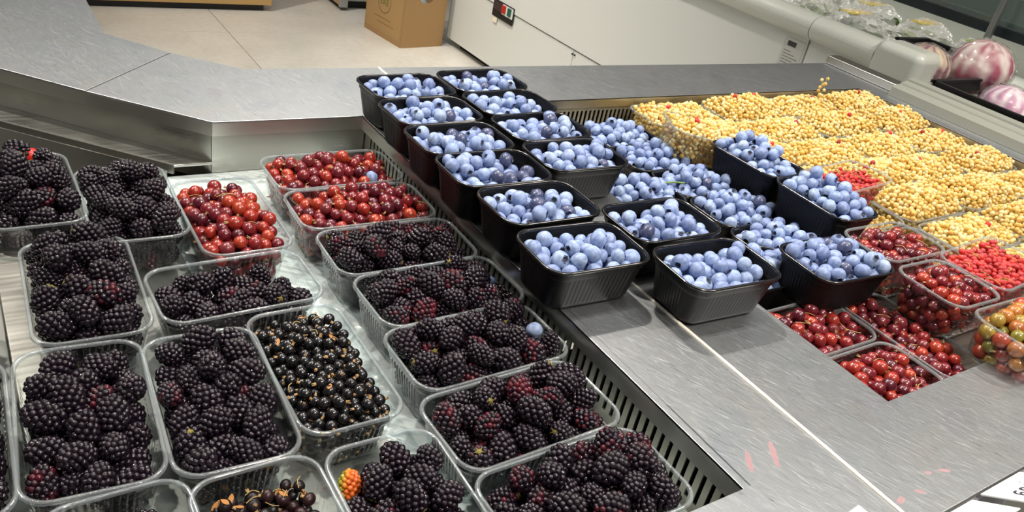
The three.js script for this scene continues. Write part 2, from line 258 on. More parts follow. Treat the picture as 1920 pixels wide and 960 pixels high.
{
  // left bin: column along the grille
  const R = [['goose', 0.42, -0.962], ['goose', 0.417, -0.856], ['bb', 0.42, -0.750], ['bb', 0.425, -0.649], ['bb', 0.415, -0.546], ['bb', 0.403, -0.441], ['bb', 0.402, -0.336]];
  R.forEach(([f, x, z], i) => { const w = `${nth[i]} clear punnet from the rear wall along the grille`; punnet({ kind: 'clear', fruit: f, x, z, rim: -0.02, turn: rr(-0.03, 0.03), heap: f === 'goose' ? 0.012 : 0.022, where: w, label: (f === 'goose' ? 'clear punnet of red gooseberries, ' : 'clear punnet of blackberries, ') + nth[i] + ' from the rear wall along the grille', tint: f === 'bb' ? 0.32 : 0 }); });
  const C = (fruit, x, z, turn, where, o = {}) => punnet({ kind: 'clear', fruit, x, z, rim: -0.02, turn, where, label: ({ bb: 'clear punnet of blackberries ', goose: 'clear punnet of red gooseberries ', bc: 'clear punnet of blackcurrants ' })[fruit] + where, heap: 0.018, ...o });
  C('bb', 0.052, -0.975, Q + 0.02, 'under the ledge end, with a red strawberry', { heap: 0.03 });
  C('bb', 0.152, -0.922, Q - 0.02, 'heaped high, beside the small red gooseberry punnet', { heap: 0.034 });
  C('goose', 0.252, -0.868, Q, 'set lengthwise between blackberries and the plastic sheet', { heap: 0.008 });
  C('bb', 0.078, -0.757, Q - 0.03, 'over the steel divider bar, spilling over its rim', { heap: 0.034 });
  C('bb', 0.216, -0.719, 0.03, 'set crosswise behind the blackcurrants, half empty', { heap: -0.004, L: 0.168 });
  C('bb', -0.03, -0.72, Q, 'beyond the steel divider bar', { x: -0.055 });
  C('bb', -0.052, -0.572, Q - 0.03, 'left of the widest full blackberry punnet');
  C('bb', 0.052, -0.570, Q - 0.07, 'brim full, crossed by the divider bar behind', { heap: 0.008 });
  C('bb', 0.154, -0.557, Q - 0.05, 'directly beside the full blackcurrants', { heap: 0.012 });
  C('bc', 0.253, -0.568, Q, 'filled to the rim with shiny berries', { heap: 0.004, W: 0.1 });
  C('bb', -0.05, -0.385, Q, 'at the outer corner of the bin');
  C('bb', 0.055, -0.384, Q, 'half empty, beside the dried blackcurrants', { heap: -0.01 });
  C('bc', 0.153, -0.372, Q, 'half full, with shrivelled berries and stalks', { heap: -0.014, dry: true });
  C('bb', 0.257, -0.366, Q - 0.02, 'with one unripe orange berry', { heap: 0.002 });
  // black punnets on the middle strip
  [[0.556, -0.577], [0.566, -0.682], [0.560, -0.779], [0.561, -0.872], [0.567, -0.968], [0.574, -1.064]].forEach(([x, z], i) => punnet({ kind: 'black', fruit: 'blue', x, z, rim: 0.0585, turn: [-0.04, 0.0, -0.01, 0.02, 0.05, 0.06][i], heap: -0.005, where: `${nth[i]} black punnet along the grille from the bare steel`, label: `black punnet of blueberries along the grille, ${nth[i]} from the bare steel` }));
  [[0.696, -0.503, 1], [0.702, -0.607, 2], [0.706, -0.796, 3], [0.713, -0.893, 4], [0.716, -0.986, 5], [0.72, -1.08, 6]].forEach(([x, z, k]) => punnet({ kind: 'black', fruit: 'blue', x, z, rim: 0.0585, turn: [0, -0.05, -0.02, -0.02, 0.03, 0.05, 0.07][k], heap: -0.005, where: `${nth[k - 1]} black punnet of the row over the steel seam`, label: `black punnet of blueberries over the steel seam, ${nth[k - 1]} from the bare steel` }));
  // black punnets inside the right bin
  const D = (x, z, rim, turn, where, o = {}) => punnet({ kind: 'black', fruit: 'blue', x, z, rim, turn, where, heap: 0.008, label: 'black punnet of blueberries ' + where, ...o });
  D(0.962, -0.987, -0.01, 0.05, 'sunk against the rear grille', { heap: 0.006 });
  D(0.962, -0.892, -0.01, 0.03, 'sunk second from the rear grille');
  D(0.838, -0.785, -0.01, -0.05, 'sunk at the gap between strip punnets, with a green stalk', { heap: 0.012 });
  D(0.975, -0.797, -0.01, 0.0, 'sunk third from the rear grille, heaped high', { heap: 0.014 });
  D(0.972, -0.702, -0.01, 0.0, 'sunk fourth from the rear grille, heaped high', { heap: 0.014 });
  D(0.962, -0.607, -0.008, 0.04, 'sunk fifth from the rear grille', { heap: 0.012 });
  D(0.842, -0.545, 0.0, -0.05, 'squeezed behind the strip punnet at the gooseberries');
  D(1.052, -0.757, 0.046, Q + 0.05, 'raised, set lengthwise below the white currants', { heap: 0.012 });
  D(1.052, -0.618, 0.046, Q - 0.02, 'raised, set lengthwise beside the red currants', { heap: 0.014 });
  D(0.902, -0.482, 0.044, -0.06, 'raised, next to the raised red gooseberries', { heap: 0.012 });
  // clear punnets of the right bin
  const E = (fruit, x, z, rim, turn, where, o = {}) => punnet({ kind: 'clear', fruit, x, z, rim, turn, where, heap: 0.008, label: ({ goose: 'clear punnet of red gooseberries ', red: 'clear punnet of redcurrants ', whi: 'clear punnet of white currants ', mix: 'clear punnet of orange and green gooseberries ' })[fruit] + where, ...o });
  E('goose', 0.812, -0.432, -0.012, 0, 'half under the steel strip', { L: 0.185, W: 0.095 });
  E('goose', 0.812, -0.335, -0.012, 0, 'in the corner of the steel opening', { L: 0.185, W: 0.095, heap: 0.006 });
  E('goose', 0.953, -0.378, -0.012, Q, 'set lengthwise along the two corner punnets', { L: 0.175, W: 0.09, heap: 0.002 });
  E('goose', 1.035, -0.487, 0.048, -0.02, 'raised, beside the raised blueberries', { L: 0.14, W: 0.088, heap: 0.0 });
  E('goose', 1.008, -0.388, 0.048, -0.03, 'raised, in front of the raised redcurrants', { L: 0.108, W: 0.098, heap: 0.004 });
  E('mix', 1.03, -0.285, 0.048, -0.03, 'raised at the steel edge', { L: 0.14, W: 0.098, heap: 0.006 });
  E('red', 1.160, -0.662, 0.048, 0.1, 'raised among the white currants', { L: 0.18, W: 0.085, heap: -0.014 });
  E('red', 1.150, -0.400, 0.048, 0.08, 'raised, partly covered by white currants', { L: 0.17, W: 0.1, heap: -0.002 });
  E('whi', 1.048, -0.872, 0.042, -0.45, 'tilted against the sunk blueberries', { L: 0.16, W: 0.1, tz: -0.12, heap: 0.012 });
  const cols = [1.17, 1.36, 1.55, 1.745], rows = [-1.055, -0.95, -0.845, -0.74, -0.635, -0.53, -0.425, -0.32];
  cols.forEach((x, i) => rows.forEach((z, j) => {
    if (j > 4 && i > 2) return; if (j > 5 && i > 1) return; if (j > 6) return;
    const f = i === 0 && j >= 5 ? 'goose' : 'whi';
    E(f, x + rr(-0.004, 0.004), z + rr(-0.003, 0.003), -0.010, rr(-0.04, 0.04), `${nth[j]} row from the rear grille, ${nth[i]} punnet`, { heap: i === 0 && j > 3 ? -0.012 : rr(0.016, 0.034) });
  }));
}

// ------------------------------------------------------------------ berry shapes
const fib = (n) => { const o = [], ga = Math.PI * (3 - Math.sqrt(5)); for (let i = 0; i < n; i++) { const y = 1 - 2 * (i + 0.5) / n, r = Math.sqrt(1 - y * y); o.push(V3(Math.cos(ga * i) * r, y, Math.sin(ga * i) * r)); } return o; };
const strip = g => { for (const k of Object.keys(g.attributes)) if (!['position', 'normal', 'color'].includes(k)) g.deleteAttribute(k); return g; };
function blackberryShape(k, ripe) {                     // long axis y, calyx end up; about 23 mm thick and 33 mm long
  const rx = 0.0088, ry = 0.0135, parts = [], n = 68, off = k * 0.7;
  const core = new THREE.SphereGeometry(1, 10, 8); core.scale(rx * 0.98, ry * 0.98, rx * 0.98); parts.push(strip(paint(core, new THREE.Color().setRGB(0.008, 0.005, 0.009))));
  fib(n).forEach((d, i) => {
    const a = off, x = d.x * Math.cos(a) - d.z * Math.sin(a), z = d.x * Math.sin(a) + d.z * Math.cos(a); if (d.y > 0.93) return;
    const bulge = 1 + 0.10 * noise.noise(x * 1.7 + k * 9, d.y * 1.7, z * 1.7), nrm = V3(x / rx, d.y / ry, z / rx).normalize();
    const r = (0.0029 + 0.0004 * noise.noise(i * 3.1, k * 5.3, 0.5)) * (d.y > 0.6 ? 0.92 : 1);
    const g = new THREE.SphereGeometry(r, 8, 4, 0, Math.PI * 2, 0, Math.PI * 0.56); g.scale(1, 1.12, 1);
    g.applyQuaternion(new THREE.Quaternion().setFromUnitVectors(UP, nrm)); g.translate(x * rx * bulge, d.y * ry * bulge, z * rx * bulge);
    const t = noise.noise(x * 1.3 + k * 3, d.y * 1.5 + 4, z * 1.3), u = (noise.noise(i * 7.7, k * 2.1, 1.5) + 1) / 2;
    let c = new THREE.Color().setRGB(0.007 + 0.006 * u, 0.004 + 0.003 * u, 0.008 + 0.005 * u);
    if (ripe === 1 && t > 0.08) c.lerp(new THREE.Color().setRGB(0.07, 0.006, 0.013), Math.min(1, (t - 0.08) * 2.5 + 0.2 * u));
    if (ripe === 2) c = new THREE.Color().setRGB(0.05 + 0.05 * u, 0.006, 0.012).lerp(new THREE.Color().setRGB(0.02, 0.005, 0.012), t < 0 ? 0.9 : 0.1 * u);
    if (ripe === 3) c = new THREE.Color().setRGB(0.72, 0.14, 0.02).lerp(new THREE.Color().setRGB(0.35, 0.42, 0.04), Math.max(0, Math.min(1, 1.3 * x - 0.1 + 0.4 * u))).multiplyScalar(0.7 + 0.4 * u);
    parts.push(strip(paint(g, c)));
  });
  return mergeGeometries(parts);
}
const bbShapes = [0, 1, 2, 3, 4, 5].map(k => blackberryShape(k, 0)), bbTinted = [6, 7, 8, 9].map(k => blackberryShape(k, 1)), bbRed = [10, 11].map(k => blackberryShape(k, 2)), bbUnripe = blackberryShape(12, 3);
function calyxShape() { const ps = [new THREE.SphereGeometry(0.0026, 8, 5)]; ps[0].scale(1, 0.6, 1); for (let i = 0; i < 5; i++) { const a = i / 5 * Math.PI * 2, g = new THREE.ConeGeometry(0.0011, 0.005, 5); g.rotateZ(-1.4); g.translate(0.0028, 0.0006, 0); g.rotateY(a); ps.push(g); } const g = mergeGeometries(ps); g.translate(0, 0.0134, 0); return g; }
const bbCalyx = calyxShape();
M.blackberry = phy({ color: 0xffffff, vertexColors: true, roughness: 0.15, clearcoat: 0.3, clearcoatRoughness: 0.04, ior: 1.45 });
M.calyx = std({ color: 0x746a2e, roughness: 0.8 });

function blueShapes(k) {                                // crown up, radius 1
  const pts = [], n = 13, a0 = 0.30; for (let i = 0; i <= n; i++) { const a = Math.PI - (Math.PI - a0) * i / n; pts.push(new THREE.Vector2(Math.max(0.0001, Math.sin(a)), Math.cos(a) * 0.88)); }
  const body = new THREE.LatheGeometry(pts, 18), p = body.attributes.position;
  for (let i = 0; i < p.count; i++) { const x = p.getX(i), y = p.getY(i), z = p.getZ(i), s = 1 + 0.05 * noise.noise(x * 1.2 + k * 5, y * 1.2, z * 1.2); p.setXYZ(i, x * s, y * s, z * s); }
  body.computeVertexNormals();
  const col = new Float32Array(p.count * 3), A = new THREE.Color(0xa9bbda), B = new THREE.Color(0x5c739f), c = new THREE.Color();
  for (let i = 0; i < p.count; i++) { const x = p.getX(i), y = p.getY(i), z = p.getZ(i), t = noise.noise(x * 2.3 + k * 8, y * 2.3, z * 2.3), u = noise.noise(x * 6 + k, y * 6, z * 6); c.copy(A).lerp(B, Math.max(0, Math.min(1, 0.42 + 0.55 * t + 0.35 * u))); col.set([c.r, c.g, c.b], 3 * i); }
  body.setAttribute('color', new THREE.BufferAttribute(col, 3));
  // crown: a raised star-lobed wall round a dark pit
  const cp = [], ci = [], N = 20, prof = [[0.32, 0.82, 0], [0.38, 0.90, 1], [0.35, 0.91, 1], [0.29, 0.78, 0], [0.12, 0.70, 0]];
  for (let j = 0; j < prof.length; j++) for (let i = 0; i < N; i++) { const a = i / N * Math.PI * 2, lobe = Math.max(0, Math.cos(a * 5 + k)) * 0.085 * prof[j][2]; cp.push(Math.cos(a) * (prof[j][0] + lobe), prof[j][1] + lobe * 0.35, Math.sin(a) * (prof[j][0] + lobe)); }
  for (let j = 0; j < prof.length - 1; j++) for (let i = 0; i < N; i++) { const q = (i + 1) % N, a = j * N + i, b = j * N + q; ci.push(a, a + N, b, b, a + N, b + N); }
  const cc = cp.length / 3; cp.push(0, 0.70, 0); for (let i = 0; i < N; i++) ci.push((prof.length - 1) * N + i, cc, (prof.length - 1) * N + (i + 1) % N);
  const crown = new THREE.BufferGeometry(); crown.setAttribute('position', new THREE.Float32BufferAttribute(cp, 3)); crown.setIndex(ci); crown.computeVertexNormals();
  const cn = cp.length / 3, cl = new Float32Array(cn * 3), P0 = new THREE.Color(0x56658c), P1 = new THREE.Color(0x1a1e2c); for (let i = 0; i < cn; i++) { const q = i < 3 * N ? P0 : P1; cl.set([q.r, q.g, q.b], 3 * i); } crown.setAttribute('color', new THREE.BufferAttribute(cl, 3));
  return { body: strip(body), crown };
}
const blueSet = [0, 1, 2, 3].map(blueShapes);
M.blueBody = [0xffffff, 0xf0f4ff, 0xe4e6f2, 0xd0d4e4, 0x8a8494].map((c, i) => phy({ color: c, vertexColors: true, roughness: i === 4 ? 0.3 : 0.5, sheen: 0.15, sheenColor: new THREE.Color(0xbcd0ff), sheenRoughness: 0.5 }));
M.blueCrown = std({ color: 0xffffff, vertexColors: true, roughness: 0.7 });

function roundShapes(tailLen, tailR, k, sy = 1) {       // radius 1, dried flower end up
  const body = new THREE.SphereGeometry(1, 18, 12); body.scale(1, sy, 1);
  const ps = []; for (let i = 0; i < 4; i++) { const g = new THREE.ConeGeometry(tailR, tailLen, 4, 1, true); g.translate(0, tailLen * 0.42, 0); g.rotateZ(rr(0.1, 0.5)); g.rotateY(i * 1.57 + rr(-0.4, 0.4)); g.translate(0, sy * 0.96, 0); ps.push(g); }
  const tail = mergeGeometries(ps); return { body, tail };
}
const gooseSet = [0, 1, 2].map(k => roundShapes(0.7, 0.15, k, 1.04)), bcSet = [0, 1, 2].map(k => roundShapes(0.75, 0.3, k, 0.97)), curSet = [0, 1].map(k => roundShapes(0.35, 0.14, k));
const veins = [0, 1, 2].map(k => dataTex(128, 64, (x, y) => { const u = x / 128 * Math.PI * 2, m = Math.abs(Math.sin(u * 5)) < 0.10 + 0.04 * noise.noise(x, y, k) ? 26 : 0, n = 34 * noise.noise(Math.cos(u) * 1.6 + k * 4, Math.sin(u) * 1.6, y * 0.06) + 16 * noise.noise(Math.cos(u) * 6, Math.sin(u) * 6, y * 0.3 + k); return [214 + n + m * 0.6, 205 + n * 1.2 + m, 205 + n * 1.2 + m]; }, true));
const gooseMat = (c, k) => phy({ color: c, map: veins[k % 3], roughness: 0.3, clearcoat: 0.5, clearcoatRoughness: 0.12, transmission: 0.12, thickness: 0 });
M.goose = [0x8e2530, 0x7a1c2c, 0xa02a2c, 0xb23325, 0x64182c, 0xc2452a, 0x8a3038].map(gooseMat);
M.mix = [0xc47a38, 0xc9553a, 0xa8402e, 0xb8a040, 0xd08a3a, 0x9a9c3a].map(gooseMat);
M.bc = [0, 1].map(k => phy({ color: k ? 0x141216 : 0x0c0c0e, roughness: 0.25, clearcoat: 0.5, clearcoatRoughness: 0.12 }));
M.bcDry = [0x1c1216, 0x2a1518, 0x111013].map(c => phy({ color: c, roughness: 0.4 }));
M.tail = std({ color: 0xa08258, roughness: 0.9 }); M.tailDark = std({ color: 0x8a6a3c, roughness: 0.9 });
M.whi = [0xf0d278, 0xf4e098, 0xe9c760, 0xf2e6b0].map(c => phy({ color: c, roughness: 0.75, clearcoat: 0.7, clearcoatRoughness: 0.1, transmission: 0.42, thickness: 0 }));
M.red = [0xc4161c, 0xb01018, 0xd8281e].map(c => phy({ color: c, roughness: 0.6, clearcoat: 0.8, clearcoatRoughness: 0.08, transmission: 0.25, thickness: 0 }));
M.stalk = std({ color: 0x9c9a52, roughness: 0.8 }); M.stalkDry = std({ color: 0xb39a62, roughness: 0.9 });

// ------------------------------------------------------------------ piles: berries settle in their punnets
function settle(p, r0, fill, dumb) {
  const { L, W, H } = p, heap = p.heap, items = [];
  const lim = (half, y, r) => { const inner = half - 0.0044 - TAPER * (1 - Math.min(1, Math.max(0, y) / H)) - r; return y > H + 0.4 * r ? Math.max(0.25 * inner, inner - (dumb ? 0.6 : 1.2) * (y - (H + 0.4 * r))) : inner; };
  const vol = (L - 0.02) * (W - 0.02) * (H + heap) * 0.93, v1 = dumb ? Math.PI * r0 * r0 * (4 / 3 * r0 + dumb) : 4 / 3 * Math.PI * r0 ** 3, n = Math.round(vol * fill / v1), P = [];
  for (let i = 0; i < n; i++) {
    const r = r0 * rr(0.88, 1.1), y = r + (H + heap) * 1.25 * i / n, hx = lim(L / 2, Math.min(y, H * 0.8), r), hz = lim(W / 2, Math.min(y, H * 0.8), r), x = rr(-hx, hx), z = rr(-hz, hz);
    P.push({ x, y, z, r, b: i });
    if (dumb) { const a = rr(0, 6.28), e = rr(-0.5, 0.5); P.push({ x: x + Math.cos(a) * dumb * Math.cos(e), y: y + Math.sin(e) * dumb, z: z + Math.sin(a) * dumb * Math.cos(e), r: r * rr(0.85, 1), b: i }); }
  }
  const cell = r0 * 2.4, T = dumb ? 230 : 240;
  for (let it = 0; it < T; it++) {
    const g = r0 * (it < T * 0.7 ? 0.10 : 0.035); for (const q of P) q.y -= g;
    for (let sub = 0; sub < 2; sub++) {
      const grid = new Map();
      P.forEach((q, i) => { const k = ((Math.floor(q.x / cell) + 64) << 14) | ((Math.floor(q.y / cell) + 64) << 7) | (Math.floor(q.z / cell) + 64); q.k = k; let a = grid.get(k); if (!a) grid.set(k, a = []); a.push(i); });
      for (let i = 0; i < P.length; i++) { const q = P[i]; for (let dx = -1; dx <= 1; dx++) for (let dy = -1; dy <= 1; dy++) for (let dz = -1; dz <= 1; dz++) { const a = grid.get(q.k + (dx << 14) + (dy << 7) + dz); if (!a) continue; for (const j of a) { if (j <= i) continue; const s = P[j]; if (s.b === q.b) continue; const ex = s.x - q.x, ey = s.y - q.y, ez = s.z - q.z, m = q.r + s.r, d2 = ex * ex + ey * ey + ez * ez; if (d2 >= m * m || d2 < 1e-12) continue; const d = Math.sqrt(d2), f = (m - d) / d * 0.48; q.x -= ex * f; q.y -= ey * f; q.z -= ez * f; s.x += ex * f; s.y += ey * f; s.z += ez * f; } } }
      if (dumb) for (let i = 0; i < P.length; i += 2) { const q = P[i], s = P[i + 1], ex = s.x - q.x, ey = s.y - q.y, ez = s.z - q.z, d = Math.sqrt(ex * ex + ey * ey + ez * ez) || 1e-6, f = (d - dumb) / d * 0.5; q.x += ex * f; q.y += ey * f; q.z += ez * f; s.x -= ex * f; s.y -= ey * f; s.z -= ez * f; }
      for (const q of P) { if (q.y < q.r + 0.003) q.y = q.r + 0.003; const hx = lim(L / 2, q.y, q.r), hz = lim(W / 2, q.y, q.r); q.x = Math.max(-hx, Math.min(hx, q.x)); q.z = Math.max(-hz, Math.min(hz, q.z)); const rc = Math.max(0.003, 0.021 - q.r), cx = Math.max(0, Math.abs(q.x) - (hx - rc)), cz = Math.max(0, Math.abs(q.z) - (hz - rc)), d = Math.hypot(cx, cz); if (d > rc) { const f = (d - rc); q.x -= Math.sign(q.x) * cx / d * f; q.z -= Math.sign(q.z) * cz / d * f; } }
    }
  }
  if (!dumb) for (const q of P) items.push({ x: q.x, y: q.y, z: q.z, r: q.r });
  else for (let i = 0; i < P.length; i += 2) { const a = P[i], b = P[i + 1]; items.push({ x: (a.x + b.x) / 2, y: (a.y + b.y) / 2, z: (a.z + b.z) / 2, r: (a.r + b.r) / 2, ax: V3(b.x - a.x, b.y - a.y, b.z - a.z).normalize() }); }
  return items;
}
function scatter(p, r) {                                // small currants: packed at random within the top and side layers of a mound
  const { L, W, H, heap } = p, out = [], cell = r * 2, grid = new Map(), ph = rr(0, 99);
  const topAt = (x, z) => { const e = Math.min(1, Math.min((L / 2 - 0.006 - Math.abs(x)) / 0.045, (W / 2 - 0.006 - Math.abs(z)) / 0.035)); return H - 0.007 + (heap + 0.004) * Math.sqrt(Math.max(0, e)) + 0.007 * noise.noise(x * 45 + ph, z * 45, 1) + 0.004 * noise.noise(x * 120, z * 120, ph); };
  for (let t = 0; t < 26000; t++) {
    const x = rr(-L / 2, L / 2), z = rr(-W / 2, W / 2), top = topAt(x, z), side = Math.min(L / 2 - Math.abs(x), W / 2 - Math.abs(z)) < 0.024, y = side && rnd() < 0.4 ? rr(r + 0.003, top) : top - rr(0, 0.014);
    const q = rr(0.8, 1.1) * r, inset = y > H + q * 0.6 ? q * 0.7 : 0.005 + TAPER * (1 - Math.min(1, y / H)) + q; if (Math.abs(x) > L / 2 - inset || Math.abs(z) > W / 2 - inset || y < q + 0.003) continue;
    if (Math.hypot(Math.max(0, Math.abs(x) - (L / 2 - inset - 0.016)), Math.max(0, Math.abs(z) - (W / 2 - inset - 0.016))) > 0.016) continue;
    const ix = Math.floor(x / cell), iy = Math.floor(y / cell), iz = Math.floor(z / cell); let ok = true;
    for (let a = -1; a <= 1 && ok; a++) for (let b = -1; b <= 1 && ok; b++) for (let c = -1; c <= 1 && ok; c++) for (const s of grid.get((ix + a + 64) * 16384 + (iy + b + 64) * 128 + iz + c + 64) || []) if ((s.x - x) ** 2 + (s.y - y) ** 2 + (s.z - z) ** 2 < ((s.r + q) * 0.86) ** 2) { ok = false; break; }
    if (!ok) continue; const it = { x, y, z, r: q }; out.push(it); const k = (ix + 64) * 16384 + (iy + 64) * 128 + iz + 64; if (!grid.has(k)) grid.set(k, []); grid.get(k).push(it);
  }
  return out;
}
const berries = [];                                     // kind, world position, radius, orientation, punnet
const rq = () => { const q = new THREE.Quaternion(rr(-1, 1), rr(-1, 1), rr(-1, 1), rr(-1, 1)); return q.normalize(); };
for (const p of punnets) {
  const list = p.fruit === 'bb' ? settle(p, 0.0118, 0.74, 0.0118) : p.fruit === 'blue' ? settle(p, 0.0093, 0.66) : p.fruit === 'goose' ? settle(p, p.rim < -0.015 ? 0.0079 : 0.0076, 0.60) : p.fruit === 'mix' ? settle(p, 0.0088, 0.60) : p.fruit === 'bc' ? settle(p, p.dry ? 0.0058 : 0.0056, 0.60) : scatter(p, p.fruit === 'red' ? 0.0042 : 0.0041);
  const wq = p.g.quaternion;
  for (const b of list) {
    const pos = V3(b.x, b.y, b.z).applyMatrix4(p.g.matrixWorld), e = { kind: p.fruit === 'mix' ? 'goose' : p.fruit, pos, r: b.r, p, h: b.y - p.H };
    if (b.ax) { if (rnd() < 0.5) b.ax.negate(); e.q = wq.clone().multiply(new THREE.Quaternion().setFromUnitVectors(UP, b.ax).multiply(new THREE.Quaternion().setFromAxisAngle(UP, rr(0, 6.28)))); }
    else e.q = rq();
    berries.push(e);
  }
}
// stray berries among the others
function stray(fruit, into, lx, lz) { const best = berries.filter(b => b.p === into).map(b => ({ b, l: into.g.worldToLocal(b.pos.clone()) })).filter(o => Math.hypot(o.l.x - lx, o.l.z - lz) < 0.02).sort((a, c) => c.l.y - a.l.y)[0]; if (best) { const b = best.b; b.stray = true; b.kind = fruit; if (fruit === 'blue') { b.r = 0.0092; } if (fruit === 'red') { b.r = 0.0045; } b.q = rq(); } }
const byFruit = f => punnets.filter(p => p.fruit === f);
stray('blue', punnets[0], 0.05, 0.04); stray('blue', punnets[3], 0.075, 0.0); stray('blue', punnets[4], 0.072, 0.02);
byFruit('whi').forEach((p, i) => { for (let k = 0; k < (i % 3 === 0 ? 2 : 1); k++) stray('red', p, rr(-0.06, 0.06), rr(-0.03, 0.03)); });

// ------------------------------------------------------------------ which berries show largest: a coarse picture of ids
const IW = 1280, IH = 640, depth = new Float32Array(IW * IH).fill(1e9), ids = new Int32Array(IW * IH).fill(-1);
function project(v) { const d = v.clone().sub(camera.position), z = d.dot(FWD); return [(d.dot(RIGHT) / z * FOCAL + 960) * IW / 1920, (d.dot(DOWN) / z * FOCAL + 480) * IH / 960, z]; }
function tri(a, b, c) {
  const [A, B, C] = [project(a), project(b), project(c)]; if (A[2] < 0.02 || B[2] < 0.02 || C[2] < 0.02) return;
  const x0 = Math.max(0, Math.floor(Math.min(A[0], B[0], C[0]))), x1 = Math.min(IW - 1, Math.ceil(Math.max(A[0], B[0], C[0]))), y0 = Math.max(0, Math.floor(Math.min(A[1], B[1], C[1]))), y1 = Math.min(IH - 1, Math.ceil(Math.max(A[1], B[1], C[1]))), D = (B[1] - C[1]) * (A[0] - C[0]) + (C[0] - B[0]) * (A[1] - C[1]); if (Math.abs(D) < 1e-9) return;
  for (let y = y0; y <= y1; y++) for (let x = x0; x <= x1; x++) { const u = ((B[1] - C[1]) * (x - C[0]) + (C[0] - B[0]) * (y - C[1])) / D, v = ((C[1] - A[1]) * (x - C[0]) + (A[0] - C[0]) * (y - C[1])) / D, w = 1 - u - v; if (u < 0 || v < 0 || w < 0) continue; const z = 1 / (u / A[2] + v / B[2] + w / C[2]); if (z < depth[y * IW + x]) { depth[y * IW + x] = z; ids[y * IW + x] = -1; } }
}
for (const p of punnets) if (p.black) { const c = (x, y, z) => V3(x, y, z).applyMatrix4(p.g.matrixWorld), hx = p.L / 2 - 0.003, hz = p.W / 2 - 0.003; for (const [s, t, u, v] of [[-1, -1, 1, -1], [1, -1, 1, 1], [1, 1, -1, 1], [-1, 1, -1, -1]]) { const a = c(s * hx, p.H, t * hz), b = c(u * hx, p.H, v * hz), d = c(s * (hx - TAPER), 0, t * (hz - TAPER)), e = c(u * (hx - TAPER), 0, v * (hz - TAPER)); tri(a, b, d); tri(b, e, d); } }
for (const [x0, z0, x1, z1] of [[EX, RZ, BX0, FRONT], [-0.75, FZ, EX, FRONT], [BX0, BZ1, BX1, FRONT]]) { const a = V3(x0, CY, z0), b = V3(x1, CY, z0), c = V3(x1, CY, z1), d = V3(x0, CY, z1); tri(a, b, c); tri(a, c, d); }
berries.forEach((b, i) => {
  b.seen = 0; const [x, y, z] = project(b.pos); if (z < 0.02) return; const R = (b.kind === 'bb' ? b.r * 1.15 : b.r) / z * FOCAL * IW / 1920, zr = b.r;
  for (let yy = Math.max(0, Math.floor(y - R)); yy <= Math.min(IH - 1, y + R); yy++) for (let xx = Math.max(0, Math.floor(x - R)); xx <= Math.min(IW - 1, x + R); xx++) { const t = ((xx - x) ** 2 + (yy - y) ** 2) / (R * R); if (t > 1) continue; const zz = z - zr * Math.sqrt(1 - t), k = yy * IW + xx; if (zz < depth[k]) { depth[k] = zz; ids[k] = i; } }
});
for (let k = 0; k < ids.length; k++) if (ids[k] >= 0) berries[ids[k]].seen++;

